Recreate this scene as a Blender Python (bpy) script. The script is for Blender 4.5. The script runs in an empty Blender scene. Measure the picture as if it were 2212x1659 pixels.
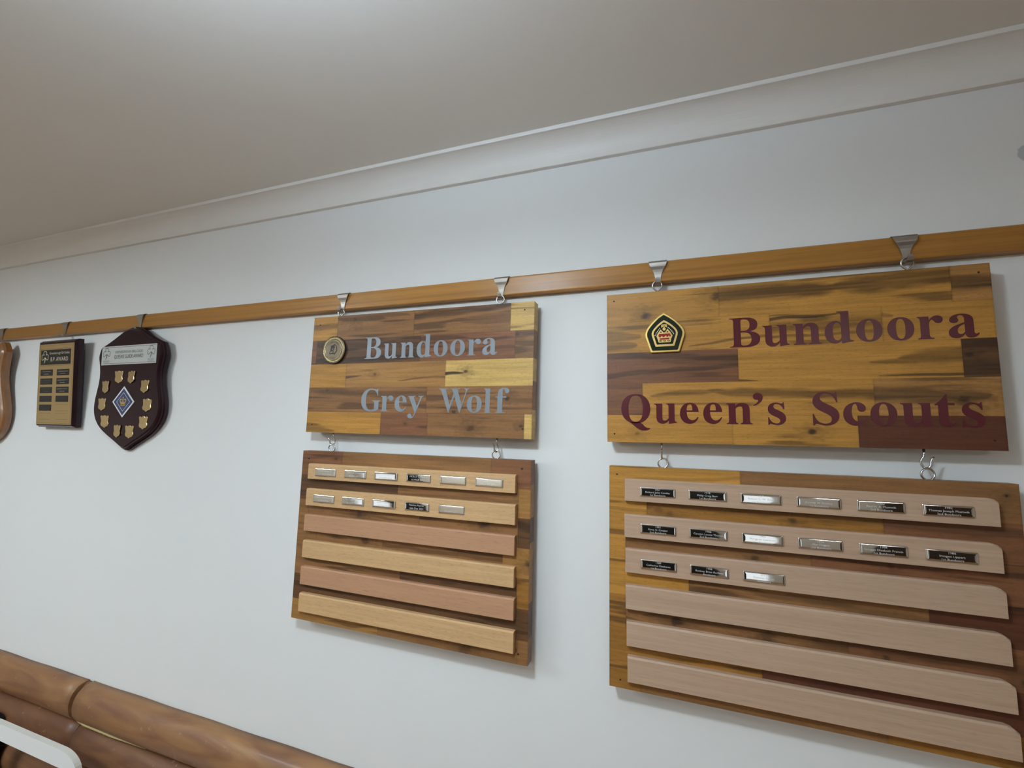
import bpy, math, random
import numpy as np
from mathutils import Vector, Matrix

C = bpy.context.scene.collection
S = bpy.context.scene
rnd = random.Random(7)
RNG = np.random.RandomState(11)
PI = math.pi

# ------------------------------------------------------------------ camera
CEIL = 2.478
cam_d = bpy.data.cameras.new('camera')
cam = bpy.data.objects.new('camera', cam_d)
C.objects.link(cam)
cam_d.sensor_fit = 'HORIZONTAL'
cam_d.sensor_width = 36.0
cam_d.lens = 974.296 / 2212 * 36.0
cam_d.clip_start = 0.01
R = ((0.93989678, -0.34110134, 0.01561772),
     (0.34063764, 0.93348559, -0.11211892),
     (0.02366500, 0.11070019, 0.99357206))
cam.matrix_world = Matrix(((R[0][0], R[0][2], -R[0][1], 0.0),
                           (R[1][0], R[1][2], -R[1][1], -0.94),
                           (R[2][0], R[2][2], -R[2][1], 1.81),
                           (0, 0, 0, 1)))
S.camera = cam

# ------------------------------------------------------------------ exposure, sky
S.view_settings.view_transform = 'Standard'
S.view_settings.look = 'None'
S.view_settings.gamma = 1.0
S.view_settings.use_curve_mapping = False
S.view_settings.exposure = 0.0
world = bpy.data.worlds.new('sky')
S.world = world
world.use_nodes = True
world.node_tree.nodes['Background'].inputs[0].default_value = (0.86, 0.93, 1.0, 1)
world.node_tree.nodes['Background'].inputs[1].default_value = 1.3

LAMP_DOWN = 196.0      # diffuser of the nearest ceiling light
LAMP_UP, LAMP_RIM = 245.0, 52.0        # glow of its upper rim
PANEL_LEFT, FILL_FAR, FILL_MID = 28.0, 14.0, 34.0     # flush panels; the far and mid ones are added fill
LAMP_COL = (0.82, 0.965, 1.05)
UP_COL = (0.72, 0.95, 1.22)
FILL_COL = (0.90, 0.97, 1.0)

# ------------------------------------------------------------------ helpers
def srgb(r, g, b):
    def f(c):
        c /= 255.0
        return c / 12.92 if c <= 0.04045 else ((c + 0.055) / 1.055) ** 2.4
    return (f(r), f(g), f(b))

def new_mat(name):
    m = bpy.data.materials.new(name)
    m.use_nodes = True
    nt = m.node_tree
    return m, nt, nt.nodes, nt.links, nt.nodes['Principled BSDF']

def plain(name, col, rough=0.5, metal=0.0, coat=0.0, spec=0.5, bump=None, var=None):
    m, nt, N, L, P = new_mat(name)
    P.inputs['Base Color'].default_value = (*col, 1)
    P.inputs['Roughness'].default_value = rough
    P.inputs['Metallic'].default_value = metal
    P.inputs['Coat Weight'].default_value = coat
    P.inputs['Coat Roughness'].default_value = 0.08
    P.inputs['Specular IOR Level'].default_value = spec
    tc = N.new('ShaderNodeTexCoord')
    if var:
        sc, amt = var
        no = N.new('ShaderNodeTexNoise'); no.inputs['Scale'].default_value = sc
        no.inputs['Detail'].default_value = 4
        L.new(tc.outputs['Object'], no.inputs['Vector'])
        mr = N.new('ShaderNodeMapRange')
        mr.inputs['From Min'].default_value = 0.25; mr.inputs['From Max'].default_value = 0.75
        mr.inputs['To Min'].default_value = 1 - amt; mr.inputs['To Max'].default_value = 1 + amt
        L.new(no.outputs['Fac'], mr.inputs['Value'])
        mx = N.new('ShaderNodeVectorMath'); mx.operation = 'SCALE'
        mx.inputs[0].default_value = col
        L.new(mr.outputs['Result'], mx.inputs['Scale'])
        L.new(mx.outputs['Vector'], P.inputs['Base Color'])
    if bump:
        sc, st, dist = bump
        nb = N.new('ShaderNodeTexNoise'); nb.inputs['Scale'].default_value = sc
        nb.inputs['Detail'].default_value = 3
        L.new(tc.outputs['Object'], nb.inputs['Vector'])
        bp = N.new('ShaderNodeBump'); bp.inputs['Strength'].default_value = st
        bp.inputs['Distance'].default_value = dist
        L.new(nb.outputs['Fac'], bp.inputs['Height'])
        L.new(bp.outputs['Normal'], P.inputs['Normal'])
    return m

def wood(name, col=None, attr=None, rough=0.4, coat=0.15, grain=0.22, scale=(5, 60, 160), pore=0.25,
         wave=0.0, wave_col=(0.2, 0.1, 0.03), spec=0.5, seed=0.0, bump=0.15):
    """Timber: base colour (plain or from the mesh's own stave colours) times long grain and pores."""
    m, nt, N, L, P = new_mat(name)
    tc = N.new('ShaderNodeTexCoord')
    mp = N.new('ShaderNodeMapping')
    mp.inputs['Scale'].default_value = scale
    mp.inputs['Location'].default_value = (seed * 3.1, seed * 7.7, seed * 1.3)
    L.new(tc.outputs['Object'], mp.inputs['Vector'])
    n1 = N.new('ShaderNodeTexNoise'); n1.inputs['Scale'].default_value = 1.0
    n1.inputs['Detail'].default_value = 6; n1.inputs['Roughness'].default_value = 0.62
    n1.inputs['Distortion'].default_value = 0.5
    L.new(mp.outputs['Vector'], n1.inputs['Vector'])
    r1 = N.new('ShaderNodeMapRange')
    r1.inputs['From Min'].default_value = 0.28; r1.inputs['From Max'].default_value = 0.72
    r1.inputs['To Min'].default_value = 1 - grain; r1.inputs['To Max'].default_value = 1 + grain * 0.8
    L.new(n1.outputs['Fac'], r1.inputs['Value'])
    # pores: short dark dashes along the grain
    mp2 = N.new('ShaderNodeMapping')
    mp2.inputs['Scale'].default_value = (scale[0] * 14, scale[1] * 6, scale[2] * 4.5)
    L.new(tc.outputs['Object'], mp2.inputs['Vector'])
    n2 = N.new('ShaderNodeTexNoise'); n2.inputs['Scale'].default_value = 1.0
    n2.inputs['Detail'].default_value = 2
    L.new(mp2.outputs['Vector'], n2.inputs['Vector'])
    r2 = N.new('ShaderNodeMapRange')
    r2.inputs['From Min'].default_value = 0.30; r2.inputs['From Max'].default_value = 0.44
    r2.inputs['To Min'].default_value = 1 - pore; r2.inputs['To Max'].default_value = 1.0
    L.new(n2.outputs['Fac'], r2.inputs['Value'])
    mul = N.new('ShaderNodeMath'); mul.operation = 'MULTIPLY'
    L.new(r1.outputs['Result'], mul.inputs[0]); L.new(r2.outputs['Result'], mul.inputs[1])
    sc = N.new('ShaderNodeVectorMath'); sc.operation = 'SCALE'
    L.new(mul.outputs['Value'], sc.inputs['Scale'])
    if attr:
        at = N.new('ShaderNodeAttribute'); at.attribute_name = attr
        src = at.outputs['Color']
        L.new(src, sc.inputs[0])
    else:
        sc.inputs[0].default_value = col
    out = sc.outputs['Vector']
    if wave:
        mp3 = N.new('ShaderNodeMapping'); mp3.inputs['Scale'].default_value = (1.3, 30, 95)
        mp3.inputs['Location'].default_value = (seed, seed * 2, seed * 5)
        L.new(tc.outputs['Object'], mp3.inputs['Vector'])
        n3 = N.new('ShaderNodeTexNoise'); n3.inputs['Scale'].default_value = 1.0
        n3.inputs['Detail'].default_value = 1.5
        L.new(mp3.outputs['Vector'], n3.inputs['Vector'])
        r3 = N.new('ShaderNodeMapRange')
        r3.inputs['From Min'].default_value = 0.5; r3.inputs['From Max'].default_value = 0.68
        r3.inputs['To Min'].default_value = 0.0; r3.inputs['To Max'].default_value = wave
        L.new(n3.outputs['Fac'], r3.inputs['Value'])
        mx = N.new('ShaderNodeMix'); mx.data_type = 'RGBA'
        L.new(r3.outputs['Result'], mx.inputs['Factor'])
        L.new(out, mx.inputs['A']); mx.inputs['B'].default_value = (*wave_col, 1)
        out = mx.outputs['Result']
    L.new(out, P.inputs['Base Color'])
    P.inputs['Roughness'].default_value = rough
    P.inputs['Coat Weight'].default_value = coat
    P.inputs['Coat Roughness'].default_value = 0.15
    P.inputs['Specular IOR Level'].default_value = spec
    bp = N.new('ShaderNodeBump'); bp.inputs['Strength'].default_value = bump
    bp.inputs['Distance'].default_value = 0.0006
    L.new(mul.outputs['Value'], bp.inputs['Height'])
    L.new(bp.outputs['Normal'], P.inputs['Normal'])
    return m

class MB:
    """collects vertices and faces of ONE mesh object"""
    def __init__(s): s.v = []; s.f = []; s.mi = []; s.sm = []
    def add(s, vs, fs, mi=0, smooth=False):
        o = len(s.v); s.v += [tuple(p) for p in vs]
        for f in fs: s.f.append(tuple(i + o for i in f)); s.mi.append(mi); s.sm.append(smooth)
    def box(s, a, b, mi=0):
        (x0, y0, z0), (x1, y1, z1) = a, b
        s.add([(x0,y0,z0),(x1,y0,z0),(x1,y1,z0),(x0,y1,z0),(x0,y0,z1),(x1,y0,z1),(x1,y1,z1),(x0,y1,z1)],
              [(0,3,2,1),(4,5,6,7),(0,1,5,4),(1,2,6,5),(2,3,7,6),(3,0,4,7)], mi)
    def prism(s, loops, mi=0, smooth=False, cap0=True, cap1=True):
        """loops: list of equal-length closed point rings, joined in turn"""
        n = len(loops[0]); vs = [p for l in loops for p in l]; fs = []
        for k in range(len(loops) - 1):
            for i in range(n):
                j = (i + 1) % n
                fs.append((k*n+i, k*n+j, (k+1)*n+j, (k+1)*n+i))
        s.add(vs, fs, mi, smooth)
        o = len(s.v) - n * len(loops)
        if cap0: s.f.append(tuple(o + i for i in reversed(range(n)))); s.mi.append(mi); s.sm.append(False)
        if cap1:
            q = o + n * (len(loops) - 1)
            s.f.append(tuple(q + i for i in range(n))); s.mi.append(mi); s.sm.append(False)
    def tube(s, pts, r, closed=False, n=8, mi=0):
        pts = [Vector(p) for p in pts]; m = len(pts); rings = []
        up = Vector((0.013, 1, 0.017)).normalized()
        for i, p in enumerate(pts):
            if closed: t = pts[(i+1) % m] - pts[i-1]
            else: t = pts[min(i+1, m-1)] - pts[max(i-1, 0)]
            t.normalize()
            a = up - t * up.dot(t)
            if a.length < 1e-4: a = Vector((1, 0, 0)) - t * t.x
            a.normalize(); b = t.cross(a)
            rr = r[i] if isinstance(r, (list, tuple)) else r
            rings.append([p + (a * math.cos(2*PI*k/n) + b * math.sin(2*PI*k/n)) * rr for k in range(n)])
        if closed:
            rings.append(rings[0]); s.prism(rings, mi, True, False, False)
        else: s.prism(rings, mi, True)
    def build(s, name, mats, parent=None, loc=None, rot=None, fix=True):
        me = bpy.data.meshes.new(name)
        me.from_pydata(s.v, [], s.f)
        for m in (mats if isinstance(mats, (list, tuple)) else [mats]): me.materials.append(m)
        me.polygons.foreach_set('material_index', s.mi)
        me.polygons.foreach_set('use_smooth', s.sm)
        if fix:
            import bmesh
            b = bmesh.new(); b.from_mesh(me)
            bmesh.ops.recalc_face_normals(b, faces=b.faces)
            b.to_mesh(me); b.free()
        return link(name, me, parent, loc, rot)

def link(name, me, parent=None, loc=None, rot=None):
    o = bpy.data.objects.new(name, me); C.objects.link(o)
    if parent is not None: o.parent = parent
    if loc is not None: o.location = loc
    if rot is not None: o.rotation_euler = rot
    return o

def empty(name, loc, label, cat, group=None, rot=None):
    o = bpy.data.objects.new(name, None); C.objects.link(o)
    o.empty_display_size = 0.05
    o.location = loc
    if rot: o.rotation_euler = rot
    return tag(o, label, cat, group)

def tag(o, label, cat, group=None):
    o['label'] = label; o['category'] = cat
    if group: o['group'] = group
    return o

def struct(o):
    o['kind'] = 'structure'; return o

def flat(polys, name, mat, parent, thick=0.0004, xf=None, smooth=False):
    """fills closed outlines (holes allowed inside one shape) given in the X-Z plane; xf maps a point to (x,z)"""
    mb_v, mb_f = [], []
    me_out = None
    for shape in polys:
        cu = bpy.data.curves.new('tmp', 'CURVE'); cu.dimensions = '2D'; cu.fill_mode = 'BOTH'
        cu.extrude = thick / 2
        for ring in shape:
            sp = cu.splines.new('POLY'); sp.points.add(len(ring) - 1)
            for p, q in zip(sp.points, ring):
                x, z = xf(*q) if xf else q
                p.co = (x, z, 0, 1)
            sp.use_cyclic_u = True
        ob = bpy.data.objects.new('tmp', cu)
        me = ob.to_mesh()
        o = len(mb_v)
        mb_v += [(v.co.x, -v.co.z, v.co.y) for v in me.vertices]
        mb_f += [tuple(i + o for i in f.vertices) for f in me.polygons]
        ob.to_mesh_clear()
        bpy.data.objects.remove(ob); bpy.data.curves.remove(cu)
    me = bpy.data.meshes.new(name); me.from_pydata(mb_v, [], mb_f)
    me.materials.append(mat)
    import bmesh
    b = bmesh.new(); b.from_mesh(me)
    bmesh.ops.remove_doubles(b, verts=b.verts, dist=1e-7)
    bmesh.ops.recalc_face_normals(b, faces=b.faces); b.to_mesh(me); b.free()
    return link(name, me, parent)

def text_data(body, size, align='CENTER', width=None, offset=0.0):
    """vertices and faces of a line of writing lying in X-Z, centred on the origin's baseline"""
    cu = bpy.data.curves.new('tmp', 'FONT'); cu.body = body; cu.size = size
    cu.align_x = align; cu.resolution_u = 3; cu.offset = offset
    ob = bpy.data.objects.new('tmp', cu)
    C.objects.link(ob)
    bpy.context.view_layer.update()
    dg = bpy.context.evaluated_depsgraph_get()
    me = bpy.data.meshes.new_from_object(ob.evaluated_get(dg))
    v = [(p.co.x, p.co.y) for p in me.vertices]; f = [tuple(q.vertices) for q in me.polygons]
    bpy.data.meshes.remove(me); bpy.data.objects.remove(ob); bpy.data.curves.remove(cu)
    if width and width < 0:
        v = [(p[0] * -width, p[1]) for p in v]
    elif width and v:
        w = max(p[0] for p in v) - min(p[0] for p in v)
        k = width / w
        v = [(p[0] * k, p[1]) for p in v]
    return v, f

def writing(name, lines, mat, parent, y):
    """lines: (text, size, x, z, width or None, angle) -> one mesh"""
    mb = MB()
    for body, size, x, z, width, ang in lines:
        v, f = text_data(body, size, width=width)
        ca, sa = math.cos(ang), math.sin(ang)
        mb.add([(x + a * ca - b * sa, y, z + a * sa + b * ca) for a, b in v], f)
    return mb.build(name, mat, parent, fix=False)

def ribbon(mb, pts, w, y, closed=False, mi=0, th=0.0003):
    n = len(pts); L_, R_ = [], []
    for i, p in enumerate(pts):
        a = pts[(i+1) % n] if (closed or i < n-1) else p
        b = pts[i-1] if (closed or i > 0) else p
        t = Vector((a[0]-b[0], a[1]-b[1])); t.normalize()
        nx, nz = -t.y, t.x
        L_.append((p[0]+nx*w/2, y, p[1]+nz*w/2)); R_.append((p[0]-nx*w/2, y, p[1]-nz*w/2))
    fs = []
    for i in range(n if closed else n-1):
        j = (i+1) % n
        fs.append((i, j, n+j, n+i))
    mb.add(L_ + R_, fs, mi)

# smooth value noise for the timber's own figure
def vnoise(x, y, seed):
    r = np.random.RandomState(seed); T = r.rand(64, 64)
    xi = np.floor(x).astype(int); yi = np.floor(y).astype(int)
    fx = x - xi; fy = y - yi
    fx = fx*fx*(3-2*fx); fy = fy*fy*(3-2*fy)
    a = T[xi % 64, yi % 64]; b = T[(xi+1) % 64, yi % 64]; c = T[xi % 64, (yi+1) % 64]; d = T[(xi+1) % 64, (yi+1) % 64]
    return (a*(1-fx)+b*fx)*(1-fy) + (c*(1-fx)+d*fx)*fy

# ------------------------------------------------------------------ materials
def wall_paint():
    m, nt, N, L, P = new_mat('white wall paint')
    tc = N.new('ShaderNodeTexCoord')
    P.inputs['Roughness'].default_value = 0.55
    # old patch of grey filler near the right, its own ragged outline
    sx = N.new('ShaderNodeVectorMath'); sx.operation = 'SUBTRACT'
    L.new(tc.outputs['Object'], sx.inputs[0]); sx.inputs[1].default_value = (0.552, 0, 2.291)
    nz = N.new('ShaderNodeTexNoise'); nz.inputs['Scale'].default_value = 120
    L.new(tc.outputs['Object'], nz.inputs['Vector'])
    ln = N.new('ShaderNodeVectorMath'); ln.operation = 'LENGTH'
    L.new(sx.outputs['Vector'], ln.inputs[0])
    ad = N.new('ShaderNodeMath'); ad.operation = 'MULTIPLY_ADD'
    L.new(nz.outputs['Fac'], ad.inputs[0]); ad.inputs[1].default_value = 0.010; L.new(ln.outputs['Value'], ad.inputs[2])
    mr = N.new('ShaderNodeMapRange')
    mr.inputs['From Min'].default_value = 0.0205; mr.inputs['From Max'].default_value = 0.0185
    L.new(ad.outputs['Value'], mr.inputs['Value'])
    mx = N.new('ShaderNodeMix'); mx.data_type = 'RGBA'
    mx.inputs['A'].default_value = (0.80, 0.81, 0.805, 1); mx.inputs['B'].default_value = (0.52, 0.54, 0.56, 1)
    L.new(mr.outputs['Result'], mx.inputs['Factor'])
    L.new(mx.outputs['Result'], P.inputs['Base Color'])
    nb = N.new('ShaderNodeTexNoise'); nb.inputs['Scale'].default_value = 260; nb.inputs['Detail'].default_value = 2
    L.new(tc.outputs['Object'], nb.inputs['Vector'])
    bp = N.new('ShaderNodeBump'); bp.inputs['Strength'].default_value = 0.10; bp.inputs['Distance'].default_value = 0.0006
    L.new(nb.outputs['Fac'], bp.inputs['Height']); L.new(bp.outputs['Normal'], P.inputs['Normal'])
    return m

M = {}
M['wall'] = wall_paint()
M['ceiling'] = plain('ceiling paint', (0.79, 0.765, 0.71), 0.6, bump=(200, 0.06, 0.0006))
M['cove'] = plain('cornice paint', (0.80, 0.785, 0.745), 0.5)
M['floor'] = wood('hall floor boards', col=(0.30, 0.17, 0.085), rough=0.35, scale=(40, 4, 40))
M['otherwall'] = plain('cream wall', (0.66, 0.61, 0.53), 0.7)
M['acacia'] = wood('acacia staves', attr='stave', rough=0.42, coat=0.0, spec=0.28, grain=0.20, scale=(9, 60, 210), pore=0.30, bump=0.2)
M['hole'] = plain('screw hole', (0.02, 0.012, 0.008), 0.9)
M['pine'] = wood('varnished pine', col=srgb(178, 126, 60), rough=0.35, spec=0.35, coat=0.25, grain=0.14, scale=(2.2, 70, 150), pore=0.12,
                 wave=0.45, wave_col=srgb(140, 90, 40))
M['slat_greige'] = wood('pale ash slat', col=srgb(185, 155, 130), rough=0.6, coat=0.0, grain=0.10, scale=(4, 90, 190), pore=0.12, wave=0.25, wave_col=srgb(160, 128, 104))
M['slat_pink'] = wood('pinkish hardwood slat', col=srgb(183, 138, 104), rough=0.6, coat=0.0, grain=0.09, scale=(5, 90, 170), pore=0.18, seed=2)
M['slat_gold'] = wood('golden hardwood slat', col=srgb(203, 164, 117), rough=0.6, coat=0.0, grain=0.13, scale=(7, 90, 200), pore=0.22, seed=4)
M['chrome'] = plain('polished nickel', (0.80, 0.78, 0.74), 0.04, 1.0)
M['engrave'] = plain('engraved frosting', (0.62, 0.62, 0.60), 0.55, 0.0)
M['steel'] = plain('hook steel', (0.40, 0.365, 0.325), 0.36, 1.0)
M['zinc'] = plain('zinc plated wire', (0.70, 0.71, 0.72), 0.2, 1.0)
M['grey_vinyl'] = plain('silver grey vinyl', (0.22, 0.245, 0.27), 0.24, 0.25, bump=(700, 0.5, 0.0008))
M['maroon'] = plain('maroon vinyl', srgb(84, 22, 30), 0.28, bump=(700, 0.12, 0.0005))
M['gold'] = plain('polished gold plate', (0.80, 0.58, 0.19), 0.3, 0.75)
M['gold_enamel'] = plain('gold enamel line', (0.72, 0.50, 0.17), 0.3, 0.6)
M['black_green'] = plain('black green enamel', (0.010, 0.018, 0.012), 0.12, coat=0.6)
M['red_enamel'] = plain('dark red enamel', (0.30, 0.02, 0.02), 0.2)
M['pearl'] = plain('pale enamel dot', (0.85, 0.78, 0.62), 0.3)
M['antique'] = plain('antique gold', (0.42, 0.34, 0.19), 0.3, 0.6)
M['medal_face'] = plain('medal face', (0.16, 0.115, 0.066), 0.4, 0.4)
M['medal_black'] = plain('medal black line', (0.025, 0.015, 0.012), 0.5)
M['mahogany'] = plain('dark mahogany lacquer', (0.022, 0.007, 0.011), 0.2, coat=0.12, spec=0.25, var=(25, 0.25))
M['brass'] = plain('brushed brass', (0.60, 0.43, 0.20), 0.38, 0.75)
M['black_plate'] = plain('black anodised plate', (0.012, 0.012, 0.013), 0.3)
M['brass_line'] = plain('engraved brass line', (0.22, 0.13, 0.05), 0.6)
M['brass_text'] = plain('pale brass writing', (0.62, 0.57, 0.42), 0.5)
M['dim_text'] = plain('faint brass writing', (0.16, 0.15, 0.11), 0.6)
M['silver'] = plain('satin silver plate', (0.66, 0.69, 0.67), 0.35, 0.35)
M['ink'] = plain('black ink', (0.03, 0.03, 0.035), 0.5)
M['grey_ink'] = plain('grey ink', (0.16, 0.17, 0.17), 0.5)
M['blue_ink'] = plain('blue ink', (0.09, 0.13, 0.26), 0.5)
M['navy'] = plain('navy enamel', (0.045, 0.065, 0.15), 0.4)
M['white_enamel'] = plain('white enamel', (0.78, 0.79, 0.82), 0.4)
M['shield_gold'] = plain('mirror gold tag', (0.80, 0.62, 0.33), 0.22, 0.9)
M['honey'] = wood('honey timber lacquer', col=srgb(140, 94, 54), rough=0.22, coat=0.7, grain=0.22, scale=(40, 40, 5), pore=0.1)
M['parchment'] = plain('pale printed panel', (0.52, 0.49, 0.40), 0.5)
M['white_plastic'] = plain('white chair paint', (0.82, 0.83, 0.83), 0.35)
M['shaded_edge'] = plain('shaded chair edge', (0.62, 0.60, 0.54), 0.45)  # white chair's side faces, their weaker light put into the colour
M['black_cloth'] = plain('black padding', (0.004, 0.004, 0.005), 0.8, spec=0.2, bump=(300, 0.3, 0.001))
M['added_dark_door'] = plain('dark door paint', (0.006, 0.006, 0.007), 0.5)
M['added_brown_door'] = plain('brown stained door', (0.055, 0.032, 0.020), 0.5)
M['white_frame'] = plain('white window frame', (0.75, 0.75, 0.74), 0.4)
M['splinter'] = plain('bare split wood', srgb(188, 168, 118), 0.7)
M['lamp_body'] = plain('white lamp housing', (0.8, 0.8, 0.8), 0.4)

def emit(name, col, st):
    m, nt, N, L, P = new_mat(name)
    P.inputs['Base Color'].default_value = (0.8, 0.8, 0.8, 1)
    P.inputs['Emission Color'].default_value = (*col, 1)
    P.inputs['Emission Strength'].default_value = st
    return m

def pane_mat():
    m, nt, N, L, P = new_mat('window glass')
    N.remove(P)
    tr = N.new('ShaderNodeBsdfTransparent'); gl = N.new('ShaderNodeBsdfGlossy'); gl.inputs['Roughness'].default_value = 0.02
    mx = N.new('ShaderNodeMixShader'); mx.inputs['Fac'].default_value = 0.08
    L.new(tr.outputs[0], mx.inputs[1]); L.new(gl.outputs[0], mx.inputs[2])
    L.new(mx.outputs[0], N['Material Output'].inputs['Surface'])
    return m
M['glass'] = pane_mat()

def log_mat():
    m, nt, N, L, P = new_mat('varnished log')
    tc = N.new('ShaderNodeTexCoord')
    mp = N.new('ShaderNodeMapping'); mp.inputs['Scale'].default_value = (4.5, 12, 26)
    L.new(tc.outputs['Object'], mp.inputs['Vector'])
    n = N.new('ShaderNodeTexNoise'); n.inputs['Scale'].default_value = 1.0; n.inputs['Detail'].default_value = 5
    n.inputs['Distortion'].default_value = 1.2
    L.new(mp.outputs['Vector'], n.inputs['Vector'])
    cr = N.new('ShaderNodeValToRGB')
    e = cr.color_ramp.elements
    e[0].position = 0.30; e[0].color = (*srgb(124, 84, 58), 1)
    e[1].position = 0.72; e[1].color = (*srgb(164, 122, 78), 1)
    k = e.new(0.5); k.color = (*srgb(146, 104, 68), 1)
    L.new(n.outputs['Fac'], cr.inputs['Fac'])
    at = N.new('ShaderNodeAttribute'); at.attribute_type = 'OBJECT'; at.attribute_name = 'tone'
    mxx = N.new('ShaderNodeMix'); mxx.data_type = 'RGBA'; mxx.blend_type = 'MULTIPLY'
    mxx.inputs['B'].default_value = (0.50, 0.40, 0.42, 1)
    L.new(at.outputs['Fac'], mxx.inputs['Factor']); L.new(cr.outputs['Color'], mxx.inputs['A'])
    # worn pale flecks
    n2 = N.new('ShaderNodeTexNoise'); n2.inputs['Scale'].default_value = 55; n2.inputs['Detail'].default_value = 4
    L.new(tc.outputs['Object'], n2.inputs['Vector'])
    mr = N.new('ShaderNodeMapRange'); mr.inputs['From Min'].default_value = 0.66; mr.inputs['From Max'].default_value = 0.74
    mr.inputs['To Max'].default_value = 0.55
    L.new(n2.outputs['Fac'], mr.inputs['Value'])
    mx2 = N.new('ShaderNodeMix'); mx2.data_type = 'RGBA'; mx2.inputs['B'].default_value = (*srgb(170, 140, 110), 1)
    L.new(mr.outputs['Result'], mx2.inputs['Factor']); L.new(mxx.outputs['Result'], mx2.inputs['A'])
    L.new(mx2.outputs['Result'], P.inputs['Base Color'])
    P.inputs['Roughness'].default_value = 0.5
    P.inputs['Coat Weight'].default_value = 0.05
    bp = N.new('ShaderNodeBump'); bp.inputs['Strength'].default_value = 0.35; bp.inputs['Distance'].default_value = 0.002
    L.new(n.outputs['Fac'], bp.inputs['Height']); L.new(bp.outputs['Normal'], P.inputs['Normal'])
    return m
M['log'] = log_mat()

# ------------------------------------------------------------------ room
X0, X1, Y0 = -4.3, 3.2, -4.5
def boxo(name, a, b, mat):
    mb = MB(); mb.box(a, b); return struct(mb.build(name, mat))
boxo('wall_back', (X0, 0, 0), (X1, 0.12, CEIL), M['wall'])
boxo('wall_left', (X0 - 0.12, Y0 - 0.12, 0), (X0, 0.12, CEIL), M['otherwall'])
boxo('wall_right', (X1, Y0 - 0.12, 0), (X1 + 0.12, 0.12, CEIL), M['otherwall'])
boxo('floor', (X0 - 0.12, Y0 - 0.12, -0.1), (X1 + 0.12, 0.12, 0), M['floor'])
boxo('ceiling', (X0 - 0.12, Y0 - 0.12, CEIL), (X1 + 0.12, 0.12, CEIL + 0.1), M['ceiling'])
WIN = [(-4.22, -3.64, 0.55, 1.62), (0.52, 0.96, 0.12, 1.66)]
mb = MB(); xs = X0
for (a, b, z0, z1) in WIN:
    mb.box((xs, Y0 - 0.12, 0), (a, Y0, CEIL)); mb.box((a, Y0 - 0.12, 0), (b, Y0, z0)); mb.box((a, Y0 - 0.12, z1), (b, Y0, CEIL)); xs = b
mb.box((xs, Y0 - 0.12, 0), (X1, Y0, CEIL))
struct(mb.build('wall_front', M['otherwall']))
for i, (a, b, z0, z1) in enumerate(WIN):
    fr = MB(); t = 0.04
    fr.box((a, Y0-0.08, z0), (a+t, Y0-0.02, z1)); fr.box((b-t, Y0-0.08, z0), (b, Y0-0.02, z1))
    fr.box((a+t, Y0-0.08, z0), (b-t, Y0-0.02, z0+t)); fr.box((a+t, Y0-0.08, z1-t), (b-t, Y0-0.02, z1))
    w = struct(fr.build('window_%d' % (i+1), M['white_frame']))
    g = MB(); g.box((a+t, Y0-0.055, z0+t), (b-t, Y0-0.051, z1-t)); g.build('pane', M['glass'], w)
for i, (a, b, m) in enumerate([(-0.70, 0.44, 'added_dark_door'), (1.80, 2.70, 'added_brown_door'), (-3.60, -3.14, 'added_dark_door')]):  # unseen doors added to darken plate reflections; the first stands in for a person
    d = MB(); d.box((a, Y0 + 0.001, 0), (b, Y0 + 0.04, 2.05))
    d.box((a+0.08, Y0+0.04, 0.15), (b-0.08, Y0+0.05, 0.95)); d.box((a+0.08, Y0+0.04, 1.1), (b-0.08, Y0+0.05, 1.93))
    o = struct(d.build('added_door_%d' % (i+1), M[m]))
    h = MB(); h.tube([(b-0.05, Y0+0.04, 1.02), (b-0.05, Y0+0.085, 1.02), (b-0.15, Y0+0.09, 1.02)], 0.008)
    h.build('added_door_handle', M['steel'], o)

# coved cornice along the wall
prof = [(0.0, 2.4165), (-0.0105, 2.4165), (-0.0115, 2.4185)]
for k in range(13):
    a = k / 12 * PI / 2
    prof.append((-0.0575 + 0.046 * math.cos(a), 2.4185 + 0.0515 * math.sin(a)))
prof += [(-0.0585, 2.472), (-0.0585, CEIL), (0.0, CEIL)]
mb = MB(); mb.prism([[(X0, y, z) for y, z in prof], [(X1, y, z) for y, z in prof]])
struct(mb.build('trim_1', M['cove']))

# picture rail: pine batten with rounded front edges
def rail_prof(z0, z1, yf, r):
    p = [(0.0, z0)]
    for k in range(6):
        a = k / 5 * PI / 2
        p.append((yf + r - r * math.sin(a), z0 + r - r * math.cos(a)))
    p += [(yf, z0 + r + 0.0004), (yf, z1 - r - 0.0004)]
    for k in range(6):
        a = k / 5 * PI / 2
        p.append((yf + r - r * math.cos(a), z1 - r + r * math.sin(a)))
    p.append((0.0, z1)); return p
pr = rail_prof(2.1195, 2.1635, -0.020, 0.004)
mb = MB(); mb.prism([[(X0, y, z) for y, z in pr], [(X1, y, z) for y, z in pr]], smooth=True)
struct(mb.build('trim_2', M['pine']))

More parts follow.
